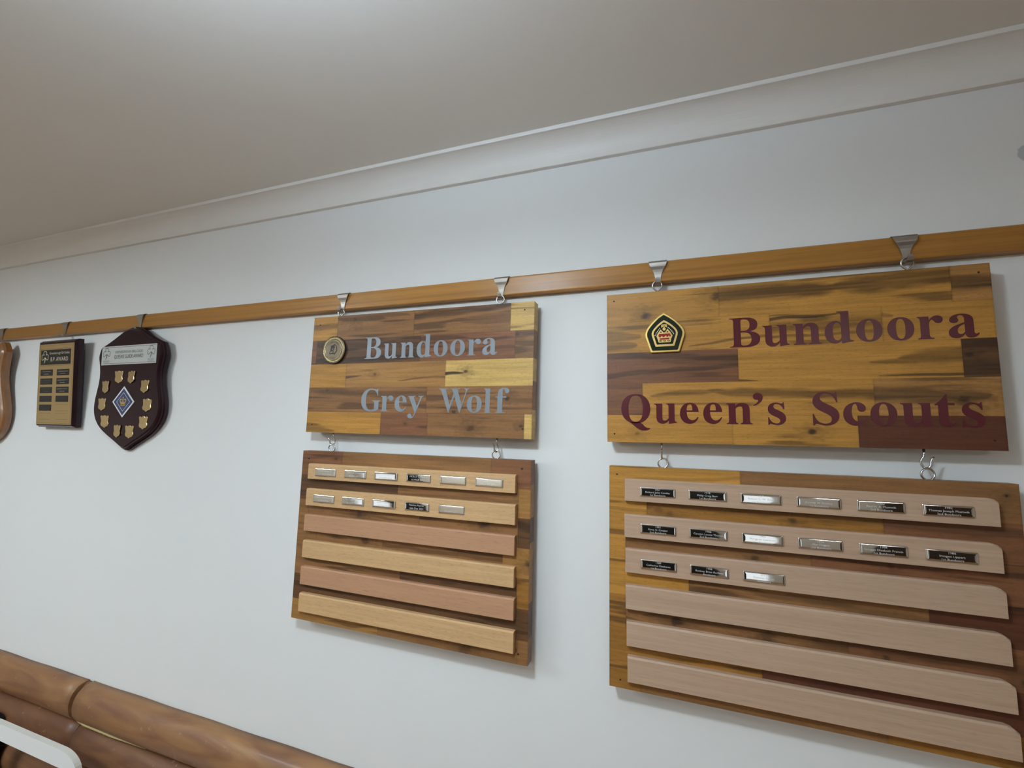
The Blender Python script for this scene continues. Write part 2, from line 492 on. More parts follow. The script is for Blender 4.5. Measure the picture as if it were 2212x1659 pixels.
# half-log cladding below a dado line
def half_log(name, xa, xb, z0, z1, bulge, tone, seed):
    nx = max(4, int((xb - xa) / 0.05)); nz = 14
    mb = MB(); vs = []; fs = []
    r = np.random.RandomState(seed); ph = r.rand(4) * 6
    for i in range(nx + 1):
        x = xa + (xb - xa) * i / nx
        e = 1.0
        da = min(x - xa, xb - x)
        if da < 0.02: e = 0.975
        w = 0.0016 * math.sin(x * 5 + ph[0]) + 0.0008 * math.sin(x * 17 + ph[1])
        for j in range(nz + 1):
            a = PI * j / nz
            y = -(bulge + w) * e * (math.sin(a) ** 0.75) - 0.001
            z = (z0 + z1) / 2 - (z1 - z0) / 2 * math.cos(a) + 0.0008 * math.sin(x * 23 + ph[2]) * (j == nz)
            vs.append((x, y, z))
    for i in range(nx):
        for j in range(nz):
            a = i * (nz + 1) + j
            fs.append((a, a + 1, a + nz + 2, a + nz + 1))
    mb.add(vs, fs, 0, True)
    n = nz + 1
    mb.f.append(tuple(range(n))); mb.mi.append(0); mb.sm.append(False)
    mb.f.append(tuple(reversed(range(nx * n, nx * n + n)))); mb.mi.append(0); mb.sm.append(False)
    mb.f.append(tuple([i * n for i in range(nx + 1)] + [i * n + nz for i in reversed(range(nx + 1))])); mb.mi.append(0); mb.sm.append(False)
    o = struct(mb.build(name, M['log'])); o['tone'] = tone
    return o
pitch = 0.106; ztop = 1.0435; k = 3
for row in range(9):
    z1 = ztop - row * pitch; z0 = z1 - pitch + 0.001
    if row == 8: z0 = 0.0
    cut = [-1.668, -1.655, -2.2, -0.9, -1.9, -0.4, -2.4, -1.1, -1.6][row]
    tone = [0.10, 0.75, 0.6, 0.5, 0.7, 0.5, 0.6, 0.7, 0.6][row]
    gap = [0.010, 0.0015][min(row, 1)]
    a = half_log('trim_%d' % k, X0, cut - gap, z0, z1, 0.048, tone + 0.12, row * 3 + 1); k += 1
    b = half_log('trim_%d' % k, cut + gap, X1, z0, z1, 0.050, tone, row * 3 + 2); k += 1
    if row == 0:
        half_log('trim_%d' % k, cut - gap, cut + gap, z0 + 0.003, z1 - 0.002, 0.026, 1.0, 99); k += 1  # added dark piece; its tone paints the shadow inside the joint gap
        sp = MB()      # bare splintered edge along the seam right of the butt joint
        sp.tube([(-1.655, -0.030, z0 + 0.010), (-1.62, -0.034, z0 + 0.0085), (-1.50, -0.034, z0 + 0.006), (-1.36, -0.030, z0 + 0.004)], [0.005, 0.0042, 0.003, 0.001], n=6)
        s_ = sp.build('bare_edge', M['splinter'], b); s_['label'] = 'pale splintered strip along the seam'

# ------------------------------------------------------------------ lamps
def dome_light(loc, r, down, up, label):
    t = empty('ceiling_light', loc, label, 'ceiling light')
    h = CEIL - loc[2]
    mb = MB(); ring = lambda rr, z: [(rr * math.cos(2*PI*i/32), rr * math.sin(2*PI*i/32), z) for i in range(32)]
    mb.prism([ring(0.05, h - 0.0005), ring(0.05, h - 0.015), ring(0.008, h - 0.017), ring(0.008, 0.045)])
    mb.build('stem', M['lamp_body'], t)
    mb = MB(); mb.prism([ring(r, 0.012), ring(r, 0.03)], 0, False, True, False); mb.build('rim', emit('rim glow', LAMP_COL, LAMP_RIM), t)
    mb = MB(); mb.prism([ring(r, 0.0301), ring(r * 0.6, 0.036)]); mb.build('upper_glass', emit('upper glass glow', UP_COL, up), t)
    mb = MB(); mb.prism([ring(r * 0.97, 0.0), ring(r, 0.0115)]); mb.build('diffuser', emit('lamp diffuser', LAMP_COL, down), t)
    return t
dome_light((-0.38, -0.95, 2.30), 0.07, LAMP_DOWN, LAMP_UP, 'round white ceiling light hanging in front of the four boards')
def panel_light(x, y, label, power, col):
    t = empty('light_panel', (x, y, CEIL - 0.02), label, 'light panel', 'flush light panels')
    mb = MB(); mb.box((-0.32, -0.32, 0.004), (0.32, 0.32, 0.0195)); mb.build('frame', M['lamp_body'], t)
    mb = MB(); mb.box((-0.29, -0.29, 0.0), (0.29, 0.29, 0.0039)); mb.build('diffuser', emit('panel diffuser', col, power), t)
panel_light(-2.2, -1.5, 'flush square light panel in the ceiling left of the boards', PANEL_LEFT, LAMP_COL)
panel_light(1.2, -3.0, 'added square fill panel in the ceiling behind the camera on the right', FILL_FAR, FILL_COL)  # unseen panel added for bounce light in the room
panel_light(-2.2, -3.6, 'added square fill panel in the ceiling far behind the camera on the left', FILL_MID, FILL_COL)  # unseen panel added to fill the room and brighten the far wall

# ------------------------------------------------------------------ lettering (bold roman capitals and small letters)
GL = {
'B': ["M16 676 L340 676 C490 676 580 625 580 515 C580 430 525 378 430 358 C550 340 625 280 625 190 C625 65 530 0 350 0 L16 0 L16 20 C85 25 100 38 100 95 L100 585 C100 640 85 652 16 656 Z",
      "M245 590 C245 630 262 640 300 640 C385 640 425 600 425 510 C425 420 385 375 300 375 L245 375 Z",
      "M245 335 L300 335 C405 335 455 285 455 185 C455 90 405 38 315 38 C265 38 245 50 245 90 Z"],
'u': ["M15 461 L205 461 L205 130 C205 85 220 62 255 62 C290 62 325 85 350 120 L350 380 C350 425 340 435 300 441 L300 461 L488 461 L488 90 C488 48 500 36 540 30 L540 12 L360 -14 L352 -14 L352 65 C310 12 265 -14 210 -14 C120 -14 65 40 65 130 L65 380 C65 425 55 435 15 441 Z"],
'n': ["M20 461 L200 461 L200 395 C240 450 285 473 340 473 C430 473 485 420 485 325 L485 80 C485 35 495 25 535 20 L535 0 L300 0 L300 20 C335 25 345 35 345 80 L345 320 C345 370 330 395 295 395 C265 395 230 375 205 340 L205 80 C205 35 215 25 250 20 L250 0 L20 0 L20 20 C55 25 65 35 65 80 L65 380 C65 425 55 435 20 441 Z"],
'd': ["M255 656 L255 676 L465 676 L465 100 C465 55 480 45 530 40 L530 20 L335 -14 L325 -14 L325 45 C290 5 255 -14 210 -14 C105 -14 30 85 30 225 C30 370 110 473 225 473 C265 473 295 460 325 425 L325 590 C325 640 310 652 255 656 Z",
      "M325 110 L325 350 C310 405 285 435 250 435 C195 435 175 360 175 225 C175 105 200 55 250 55 C280 55 305 75 325 110 Z"],
'o': ["M250 473 C385 473 475 370 475 230 C475 90 385 -14 250 -14 C115 -14 25 90 25 230 C25 370 115 473 250 473 Z",
      "M250 437 C195 437 170 370 170 230 C170 90 195 22 250 22 C305 22 330 90 330 230 C330 370 305 437 250 437 Z"],
'r': ["M20 461 L205 461 L205 375 C240 440 285 473 335 473 C395 473 430 440 430 390 C430 345 400 315 358 315 C320 315 300 335 287 362 C278 380 268 388 255 388 C230 388 205 345 205 290 L205 85 C205 35 220 25 275 20 L275 0 L20 0 L20 20 C55 25 65 35 65 80 L65 380 C65 425 55 435 20 441 Z"],
'a': ["M280 70 C240 10 200 -14 145 -14 C75 -14 30 30 30 100 C30 200 130 245 280 300 L280 365 C280 415 260 440 220 440 C190 440 172 425 172 405 C172 385 190 375 190 350 C190 315 160 290 120 290 C80 290 52 315 52 355 C52 425 130 473 235 473 C350 473 415 420 415 330 L415 110 C415 75 425 62 445 62 C458 62 468 68 480 80 L492 65 C465 10 425 -14 370 -14 C315 -14 285 15 280 70 Z",
      "M280 265 C200 230 165 190 165 135 C165 90 185 65 215 65 C240 65 265 85 280 115 Z"],
'G': ["M640 460 L660 460 L655 691 L638 691 C628 665 615 655 595 655 C580 655 560 662 535 670 C495 684 450 691 410 691 C190 691 37 540 37 330 C37 125 185 -19 410 -19 C520 -19 610 10 690 60 L690 240 C690 290 700 302 755 308 L755 328 L440 328 L440 308 C510 303 530 290 530 240 L530 60 C500 35 465 25 430 25 C290 25 215 135 215 340 C215 540 285 652 420 652 C530 652 605 585 640 460 Z"],
'e': ["M415 135 C375 30 310 -14 230 -14 C110 -14 25 80 25 220 C25 370 120 473 240 473 C350 473 415 400 420 260 L170 260 C172 135 215 70 285 70 C330 70 365 95 395 145 Z",
      "M170 295 L288 295 C290 395 275 438 235 438 C195 438 172 395 170 295 Z"],
'y': ["M10 461 L245 461 L245 441 C210 438 200 430 200 412 C200 400 205 385 212 368 L295 165 L365 345 C372 365 376 382 376 398 C376 425 360 438 320 441 L320 461 L485 461 L485 441 C455 436 440 420 420 370 L265 -30 C215 -160 180 -205 115 -205 C60 -205 25 -175 25 -130 C25 -90 50 -62 88 -62 C120 -62 145 -85 148 -118 C150 -140 155 -147 165 -147 C185 -147 205 -115 228 -20 L70 370 C50 420 40 436 10 441 Z"],
'W': ["M10 676 L305 676 L305 656 C260 653 245 643 245 620 C245 605 250 590 258 565 L378 215 L490 530 L478 565 C455 630 440 650 395 656 L395 676 L700 676 L700 656 C650 653 632 645 632 618 C632 603 637 585 645 560 L760 220 L865 530 C875 562 882 590 882 610 C882 640 862 653 815 656 L815 676 L990 676 L990 656 C955 650 935 625 912 560 L710 -15 L690 -15 L516 450 L350 -15 L330 -15 L95 600 C78 643 55 654 10 656 Z"],
'l': ["M16 676 L205 676 L205 85 C205 35 215 25 255 20 L255 0 L15 0 L15 20 C55 25 65 35 65 85 L65 590 C65 640 55 652 16 656 Z"],
'f': ["M15 461 L75 461 L75 520 C75 625 145 691 260 691 C345 691 395 655 395 605 C395 565 370 540 335 540 C300 540 278 562 275 598 C273 635 262 652 242 652 C220 652 213 635 213 580 L213 461 L315 461 L315 418 L213 418 L213 85 C213 35 228 25 290 20 L290 0 L15 0 L15 20 C62 25 73 35 73 85 L73 418 L15 418 Z"],
'Q': ["M389 691 C600 691 743 545 743 337 C743 130 600 -17 389 -17 C178 -17 35 130 35 337 C35 545 178 691 389 691 Z",
      "M389 654 C275 654 215 545 215 337 C215 130 275 22 389 22 C503 22 563 130 563 337 C563 545 503 654 389 654 Z"],
'Q2': ["M240 10 C330 -40 400 -140 520 -175 C600 -195 680 -180 735 -140 L728 -120 C660 -130 600 -95 560 -30 L470 14 Z"],
'q': ["M130 691 C75 691 45 655 45 610 C45 565 75 535 115 535 C125 535 135 537 140 540 C145 500 110 455 50 425 L58 405 C160 440 220 510 220 590 C220 650 185 691 130 691 Z"],
's': ["M335 473 L318 473 C310 455 302 450 290 450 C270 450 240 473 185 473 C90 473 30 415 30 330 C30 255 75 210 170 165 C235 133 255 112 255 82 C255 45 230 20 190 20 C120 20 70 70 50 150 L30 150 L30 -14 L48 -14 C55 3 63 10 75 10 C98 10 140 -14 200 -14 C300 -14 365 45 365 135 C365 215 320 260 220 308 C160 337 138 357 138 387 C138 418 160 440 195 440 C255 440 300 400 322 325 L342 325 Z"],
'S': ["M480 691 L460 691 C450 665 438 655 418 655 C385 655 340 691 265 691 C130 691 45 605 45 490 C45 385 105 325 250 250 C345 200 375 165 375 120 C375 60 330 22 260 22 C155 22 85 95 60 225 L38 225 L38 -19 L62 -19 C70 5 80 18 100 18 C135 18 190 -19 275 -19 C415 -19 510 70 510 195 C510 300 450 360 310 430 C210 480 180 515 180 560 C180 615 220 650 275 650 C370 650 440 585 470 465 L492 465 Z"],
'c': ["M415 105 C370 25 310 -14 235 -14 C115 -14 25 80 25 220 C25 365 125 473 255 473 C345 473 410 420 410 350 C410 305 380 275 340 275 C300 275 278 300 272 345 C265 400 258 437 232 437 C195 437 170 370 170 265 C170 140 215 75 290 75 C330 75 362 90 398 122 Z"],
't': ["M20 435 C80 470 130 540 190 630 L212 630 L212 461 L315 461 L315 415 L212 415 L212 110 C212 70 225 52 252 52 C272 52 290 65 308 95 L325 85 C300 20 255 -14 195 -14 C115 -14 70 30 70 110 L70 415 L20 415 Z"],
}
def path_pts(d, n=7):
    out = []; tok = d.replace('M', ' M ').replace('L', ' L ').replace('C', ' C ').replace('Z', ' Z ').split()
    i = 0
    while i < len(tok):
        t = tok[i]
        if t in 'ML': out.append((float(tok[i+1]), float(tok[i+2]))); i += 3
        elif t == 'C':
            p0 = out[-1]; q = [float(v) for v in tok[i+1:i+7]]
            for k in range(1, n + 1):
                s = k / n; a = (1-s)**3; b = 3*s*(1-s)**2; c = 3*s*s*(1-s); e = s**3
                out.append((a*p0[0]+b*q[0]+c*q[2]+e*q[4], a*p0[1]+b*q[1]+c*q[3]+e*q[5]))
            i += 7
        else: i += 1
    if abs(out[0][0]-out[-1][0]) + abs(out[0][1]-out[-1][1]) < 1e-6: out.pop()
    return out

# ------------------------------------------------------------------ boards
TONE = {'g': (178, 128, 58), 'p': (206, 168, 98), 'm': (136, 96, 58), 'd': (96, 66, 42), 'r': (124, 82, 54), 't': (158, 114, 62), 'R': (92, 54, 38), 'o': (150, 104, 48)}
DARK = (52, 36, 24)

def sp_taper(x, x0, edge):
    """a streak that starts inside its stave grows from a point; one that meets the stave's end is cut square"""
    if x0 <= edge + 1: return np.ones_like(x)
    return np.sqrt(np.clip((x - x0) / 55.0, 0, 1))

def stave_color(uu, vv, spec, seed):
    """own figure of one stave at board millimetres uu, vv -> linear rgb"""
    base = np.array(srgb(*TONE[spec['t']])); dk = np.array(srgb(*spec.get('dk', DARK)))
    n = vnoise(uu / 90 + seed, vv / 7.0 + seed * 3, seed) * 0.55 + vnoise(uu / 35, vv / 3.0, seed + 1) * 0.3 + vnoise(uu / 220, vv / 18, seed + 2) * 0.35
    shade = 1.0 + (n - 0.6) * spec.get('c', 0.45)
    mixf = np.zeros_like(uu)
    # natural heartwood streaks
    s = vnoise(uu / 170 + 5, vv / 11 + seed, seed + 5) + 0.45 * (vnoise(uu / 60, vv / 4.5, seed + 6) - 0.5)
    lo = spec.get('h', 0.80)
    mixf = np.maximum(mixf, np.clip((s - lo) / 0.14, 0, 1) * 0.6)
    for (u0, u1, va, vb, w, st) in spec.get('bands', []):
        f = np.clip((uu - u0) / max(u1 - u0, 1e-6), 0, 1)
        wob = (vnoise(uu / 45 + 3, vv * 0 + seed, seed + 9) - 0.5) * 5
        vc = va + (vb - va) * f + wob
        vc = vc + (vnoise(uu / 22 + 9, vv / 5 + seed, seed + 10) - 0.5) * 0.35 * w
        t0, t1 = sp_taper(uu, u0, spec['u'][0]), sp_taper(-uu, -u1, -spec['u'][1])
        we = w * np.minimum(t0, t1)
        e = np.clip(1.18 - np.abs(vv - vc) / np.maximum(we, 0.9), 0, 1)
        tone = 0.72 + 0.45 * vnoise(uu / 60 + 1, vv / 3.2, seed + 11)
        mixf = np.maximum(mixf, (we > 0.25 * min(w, 2.0)) * np.clip(e * (2.2 if w < 6 else 1.5), 0, 1) * np.clip(tone, 0, 1.1) * st)
    for (ku, kv, kr, st) in spec.get('knots', []):
        d = np.sqrt(((uu - ku) / 1.35) ** 2 + (vv - kv) ** 2)
        ang = vnoise(uu / 6, vv / 4, seed + 12) * 1.2
        mixf = np.maximum(mixf, np.clip(1.5 - d / kr + (ang - 0.6) * 0.5, 0, 1) * st)
        halo = np.clip(1.6 - d / (kr * 2.6) + (ang - 0.6), 0, 1) * 0.35 * st
        mixf = np.maximum(mixf, halo)
    col = base[None, None, :] * shade[..., None]
    return col * (1 - mixf[..., None]) + dk[None, None, :] * mixf[..., None]

def panel(root, W, H, T, rows, seed):
    """solid timber panel of glued staves; local x along the width, z up, front at y=0"""
    verts, faces, cols, mi = [], [], [], []
    for ri, (v0, v1, sts) in enumerate(rows):
        for si, sp in enumerate(sts):
            u0, u1 = sp['u']; sd = (seed * 17 + ri * 7 + si * 3) % 900 + 1
            nu = max(2, int((u1 - u0) / 2.4)); nv = max(2, int((v1 - v0) / 1.0))
            us = np.linspace(u0, u1, nu + 1); vs = np.linspace(v0, v1, nv + 1)
            uu, vv = np.meshgrid(us, vs, indexing='ij')
            col = stave_color(uu, vv, sp, sd)
            # glue line: the stave's outermost millimetre is a little darker
            edge = np.minimum(np.minimum(uu - u0, u1 - uu), np.minimum(vv - v0, v1 - vv))
            col = col * (1 - 0.22 * (edge < 0.4))[..., None]
            o = len(verts)
            verts += [((u - W / 2) / 1000, 0.0, (H - v) / 1000) for u, v in zip(uu.ravel(), vv.ravel())]
            cols += [tuple(c) + (1.0,) for c in col.reshape(-1, 3)]
            for i in range(nu):
                for j in range(nv):
                    a = o + i * (nv + 1) + j
                    faces.append((a, a + 1, a + nv + 2, a + nv + 1)); mi.append(0)
    # side, top, bottom and back faces
    x0, x1, z0, z1, t = -W/2000, W/2000, 0.0, H/1000, T/1000
    o = len(verts)
    side = []
    nseg = 24
    for (pa, pb) in (((x0, z0), (x1, z0)), ((x1, z0), (x1, z1)), ((x1, z1), (x0, z1)), ((x0, z1), (x0, z0))):
        for k in range(nseg):
            a = (pa[0] + (pb[0]-pa[0])*k/nseg, pa[1] + (pb[1]-pa[1])*k/nseg)
            b = (pa[0] + (pb[0]-pa[0])*(k+1)/nseg, pa[1] + (pb[1]-pa[1])*(k+1)/nseg)
            o = len(verts)
            verts += [(a[0], 0, a[1]), (b[0], 0, b[1]), (b[0], t, b[1]), (a[0], t, a[1])]
            q = rows[min(len(rows)-1, int((z1 - (a[1]+b[1])/2) / (z1 / len(rows))))][2]
            um = (a[0]+b[0])/2*1000 + W/2
            sp = next((s for s in q if s['u'][0] <= um <= s['u'][1]), q[-1])
            c = srgb(*TONE[sp['t']]); kx = 0.85 + 0.25 * rnd.random()
            cols += [(c[0]*kx, c[1]*kx, c[2]*kx, 1)] * 4
            faces.append((o, o+1, o+2, o+3)); mi.append(0)
    o = len(verts); c = srgb(*TONE['m'])
    verts += [(x0, t, z0), (x1, t, z0), (x1, t, z1), (x0, t, z1)]; cols += [(*c, 1)] * 4
    faces.append((o, o+1, o+2, o+3)); mi.append(0)
    return verts, faces, cols, mi

def finish_panel(root, data, holes, W, H):
    verts, faces, cols, mi = data
    for (u, v, r) in holes:
        o = len(verts); n = 10
        verts += [((u - W/2 + r*math.cos(2*PI*i/n))/1000, -0.0002, (H - v + r*math.sin(2*PI*i/n))/1000) for i in range(n)]
        cols += [(0, 0, 0, 1)] * n
        faces.append(tuple(range(o, o+n))); mi.append(1)
    me = bpy.data.meshes.new('panel'); me.from_pydata(verts, [], faces)
    me.materials.append(M['acacia']); me.materials.append(M['hole'])
    me.polygons.foreach_set('material_index', mi)
    at = me.color_attributes.new('stave', 'FLOAT_COLOR', 'POINT')
    at.data.foreach_set('color', np.array(cols, dtype=np.float32).ravel())
    import bmesh
    b = bmesh.new(); b.from_mesh(me); bmesh.ops.recalc_face_normals(b, faces=b.faces)
    cen = Vector((0, 0.013, H/2000))
    for f in b.faces:
        if f.normal.dot(f.calc_center_median() - cen) < 0: f.normal_flip()
    b.to_mesh(me); b.free()
    return link('panel', me, root)

def screw_eye(root, x, y, z_board, zc):
    """heart-shaped wire eye screwed into the top edge"""
    mb = MB(); pts = []
    for k in range(19):
        a = math.radians(-50 + 280 * k / 18)
        pts.append((x + 0.0088 * math.cos(a), y + 0.0010 * math.sin(k * 0.35), zc + 0.0088 * math.sin(a)))
    pts.append((x - 0.0012, y, zc - 0.0108)); pts.append((x + 0.0012, y, zc - 0.0112))
    mb.tube(pts, 0.0016, closed=True, n=10)
    mb.tube([(x, y, zc - 0.0105), (x, y, z_board - 0.004)], 0.0017, n=8)
    return mb.build('screw_eye', M['zinc'], root)

def cup_hook(root, x, y, phi, drop):
    """small J hook screwed into the lower edge; local z=0 is the edge"""
    P2 = [(0, 0.002), (0, -0.008), (-0.0006, -0.012), (-0.0036, -0.0165), (-0.0048, -0.021), (-0.0042, -0.0245), (-0.0018, -drop + 0.0012),
          (0.0016, -drop), (0.0050, -drop + 0.0014), (0.0072, -drop + 0.005), (0.0078, -0.0195), (0.0092, -0.0155), (0.0120, -0.0125)]
    mb = MB(); mb.tube([(x + a * math.cos(phi), y - a * math.sin(phi), b) for a, b in P2], [0.0017]*11 + [0.0016, 0.0013], n=10)
    return mb.build('cup_hook', M['zinc'], root)

def add_letters(root, rows, mat, W, H, cap, yb=-0.0003):
    for ch, l, r, base in rows:
        rings = [path_pts(d) for d in GL[ch]]
        xs = [p[0] for p in rings[0]] + ([p[0] for p in path_pts(GL['Q2'][0])] if ch == 'Q' else [])
        mn, mx = min(xs), max(xs); k = (r - l) / (mx - mn); kz = cap / 676.0
        f = lambda a, b: ((l + (a - mn) * k - W/2) / 1000, (H - base + b * kz) / 1000)
        shapes = [rings]
        if ch == 'Q': shapes.append([path_pts(GL['Q2'][0])])
        o = flat(shapes, 'letter', mat, root, 0.0005, f)
        o.location.y = yb

def rounded(w, h, r, n=4):
    p = []
    for cx, cz, a0 in ((w/2-r, h/2-r, 0), (-w/2+r, h/2-r, PI/2), (-w/2+r, -h/2+r, PI), (w/2-r, -h/2+r, 1.5*PI)):
        for k in range(n+1):
            a = a0 + k/n*PI/2; p.append((cx + r*math.cos(a), cz + r*math.sin(a)))
    return p

PLATE_ME = {}
def nameplate_mesh(w, h, key):
    """thin pillow-edged metal plate: flat middle, rolled-off rim"""
    if key in PLATE_ME: return PLATE_ME[key]
    mb = MB(); loops = []
    for off, y in ((0.0, 0.0), (0.0, -0.0006), (0.0002, -0.0010), (0.0005, -0.00135), (0.0010, -0.00160), (0.0018, -0.00180), (0.0028, -0.00193), (0.0040, -0.00200), (0.0055, -0.00203), (0.0066, -0.00203)):
        loops.append([(x, y, z) for x, z in rounded(w - 2*off, h - 2*off, max(0.0016 - off*0.22, 0.0003))])
    mb.prism(loops, 0, True, True, False)
    # the flat middle keeps the rim's smooth normals
    n = len(loops[0]); o = len(mb.v) - n
    mb.f.append(tuple(o + i for i in range(n))); mb.mi.append(0); mb.sm.append(True)
    me_o = mb.build('nameplate', M['chrome'])
    me = me_o.data; bpy.data.objects.remove(me_o)
    PLATE_ME[key] = me
    return me

def nameplate(root, u, v, W, H, w, h, lines, d, label, sizes, first=False):
    me = nameplate_mesh(w, h, (w, h))
    o = link('nameplate', me, root, ((u - W/2)/1000, -d, (H - v)/1000),
             (math.radians(rnd.uniform(-0.5, 0.5)), math.radians(rnd.uniform(-0.4, 0.4)), math.radians(rnd.uniform(-0.5, 0.5))))
    o['label'] = label
    n = len(lines); out = []
    for i, t in enumerate(lines):
        size = sizes
        zc = ((n - 1) / 2 - i) * size * (1.12 if n == 3 else 1.28) - size * 0.34
        out.append((t, size, 0.0, zc, -1.14, 0.0))
    writing('lettering', out, M['engrave'], o, -0.00210)
    return o

def slat(root, u0, u1, v0, v1, W, H, th, mat, clip=0.0, taper=0.0):
    x0, x1 = (u0 - W/2)/1000, (u1 - W/2)/1000; zt, zb = (H - v0)/1000, (H - v1)/1000
    c = 0.0028
    def loop(ins, y):
        p = [(x0 + ins*0.3, y, zb + ins*0.15), (x1 - ins*0.3, y, zb + ins*0.15)]
        if clip: p += [(x1 - ins*0.3, y, zt - clip*0.55 - ins), (x1 - clip*0.45, y, zt - clip*0.17 - ins), (x1 - clip, y, zt - ins)]
        else: p += [(x1 - ins*0.3, y, zt - ins)]
        p += [(x0 + ins*0.3, y, zt - ins)]
        return p
    mb = MB(); mb.prism([loop(0, 0.0), loop(0, -th + c), loop(c, -th)])
    return mb.build('slat', mat, root)

FR = -0.040      # front of the panels; wall face is y=0
TH = 26.0
W1, H1 = 597.0, 294.5
W3, H3 = 601.0, 400.0
def S_(u0, u1, t, **k): return dict(u=(u0, u1), t=t, **k)

# --- left sign
b1 = empty('sign_board', (-0.5815, FR, 1.8020), 'wooden sign lettered Bundoora Grey Wolf in silver grey, hung from the rail', 'sign', rot=(0, 0.0053, 0))
rows1 = [
 (0, 62, [S_(0, 76, 'g', bands=[(0, 76, 26, 24, 9, .55)]), S_(76, 300, 'm', h=.72, knots=[(130, 12, 7, .8)], bands=[(90, 290, 4, 10, 5, .4)]),
          S_(300, 543, 'm', bands=[(300, 545, 14, 2, 9, .75), (420, 545, 34, 30, 14, .35)]), S_(543, W1, 'p', c=.3)]),
 (62, 123, [S_(0, 15, 'r'), S_(15, 320, 'd', bands=[(15, 330, 116, 108, 8, .85), (15, 330, 72, 84, 8, .45), (200, 330, 98, 98, 4, .3)], h=.66),
            S_(320, 555, 'r', bands=[(340, 560, 104, 98, 4, .4)], h=.8), S_(555, W1, 'm', knots=[(561, 70, 6, .8)], h=.7)]),
 (123, 182.3, [S_(0, 112, 'g', h=.9), S_(112, 389, 't', bands=[(112, 160, 158, 154, 4, .7), (260, 389, 166, 160, 2.2, .55)], knots=[(197, 151, 3.5, .6)], h=.86),
               S_(389, W1, 'p', bands=[(389, 436, 154, 151, 5, .9)], knots=[(440, 149, 4.5, .9)], h=.9)]),
 (182.3, 243, [S_(0, 343, 'm', bands=[(0, 343, 190, 202, 9, .5), (180, 343, 226, 224, 3, .3)], knots=[(57, 190, 5, .7)], h=.78),
               S_(343, W1, 'm', knots=[(541, 209, 5.5, .9), (415, 239, 5, .85)], bands=[(480, W1, 206, 214, 6, .35)], h=.76)]),
 (243, H1, [S_(0, 222, 'g', bands=[(0, 90, 286, 290, 10, .45)]), S_(222, 348, 'r', h=.85, knots=[(290, 268, 2, .8)]),
            S_(348, 580, 'm', knots=[(456, 275, 8, .75), (574, 268, 4, .8)], h=.8), S_(580, W1, 'p', c=.3)]),
]
finish_panel(b1, panel(b1, W1, H1, TH, rows1, 1), [(575, 17.4, 1.9), (20.3, 19.9, 1.9), (17.5, 275.6, 1.9), (577, 273.8, 1.9)], W1, H1)
add_letters(b1, [('B', 164, 212.5, 113.2), ('u', 219.2, 257.5, 113.2), ('n', 266.6, 304.8, 113.2), ('d', 310.6, 350.3, 113.0), ('o', 356, 392.1, 112.6),
                 ('o', 398.9, 435.8, 112.6), ('r', 442.1, 474, 113.4), ('a', 478.2, 514.2, 112.8),
                 ('G', 163, 218.7, 240), ('r', 220.3, 254.4, 240), ('e', 258.9, 291.4, 239.8), ('y', 293.8, 336.1, 239.8), ('W', 375.4, 450.4, 240.2),
                 ('o', 445.6, 482, 240.2), ('l', 486.3, 504.4, 240.8), ('f', 513.7, 544.8, 240.8)], M['grey_vinyl'], W1, H1, 53.2)
screw_eye(b1, -0.2235, 0.0105, H1/1000, 0.307); screw_eye(b1, 0.2150, 0.0105, H1/1000, 0.307)
cup_hook(b1, -0.2225, 0.0125, PI - 0.5, 0.0295); cup_hook(b1, 0.2165, 0.0125, PI/2 + 0.35, 0.0295)

# --- right sign
b2 = empty('sign_board', (0.1714, FR, 1.8012), "wooden sign lettered Bundoora Queen's Scouts in maroon, hung from the rail", 'sign', rot=(0, -0.0044, 0))
rows2 = [
 (0, 59, [S_(0, 206, 'g', knots=[(74, 48.5, 7.5, .95), (203, 19, 8, .85)], h=.9, bands=[(120, 206, 24, 20, 3, .3)]), S_(206, 547, 'g', bands=[(206, 400, 20, 22, 16, .72), (380, 552, 21, 13, 17, .72)], h=.9),
          S_(547, W1, 't', bands=[(547, W1, 26, 32, 12, .72)], h=.85)]),
 (59, 120, [S_(0, 288, 'g', bands=[(-10, 66, 84, 90, 14, .55), (-10, 60, 104, 106, 12, .6), (120, 190, 63, 62, 2, .6), (150, 288, 112, 100, 2.5, .6)], h=.88),
            S_(288, 453, 'g', bands=[(288, 400, 71, 66, 3.2, .95), (285, 460, 88, 84, 11, .5), (285, 455, 104, 99, 2.5, .5)], h=.85), S_(453, W1, 'g', h=.9, bands=[(440, 470, 70, 76, 7, .5)])]),
 (120, 181, [S_(0, 235, 'r', bands=[(-10, 240, 124, 138, 7, .8), (-10, 240, 166, 150, 5, .7), (100, 240, 140, 146, 8, .45)], dk=(62, 42, 28), h=.8),
             S_(235, 553, 'g', bands=[(230, 272, 179, 181, 5, .9), (470, 560, 148, 142, 13, .62), (430, 560, 154, 150, 6, .5), (440, 560, 177, 174, 2.2, .85)], h=.92),
             S_(553, W1, 'd', bands=[(550, 600, 126, 128, 9, .7), (550, 600, 164, 166, 12, .6)], knots=[(562, 146, 4, .9)])]),
 (181, 242, [S_(0, 67, 'r', c=.3, bands=[(0, 67, 186, 186, 5, .4)]), S_(67, 435, 'g', bands=[(80, 200, 205, 200, 7, .6), (180, 440, 199, 205, 9, .68)], h=.92),
             S_(435, W1, 't', bands=[(430, 540, 206, 208, 13, .72), (520, 585, 208, 212, 17, .72)], knots=[(551, 216, 9, .9)], h=.9)]),
 (242, H1, [S_(0, 222, 'g', h=.92, knots=[(56, 277, 4, .5)]), S_(222, 410, 'g', knots=[(345, 270, 5, .95)], h=.9), S_(410, W1, 'R', c=.25, h=.95)]),
]
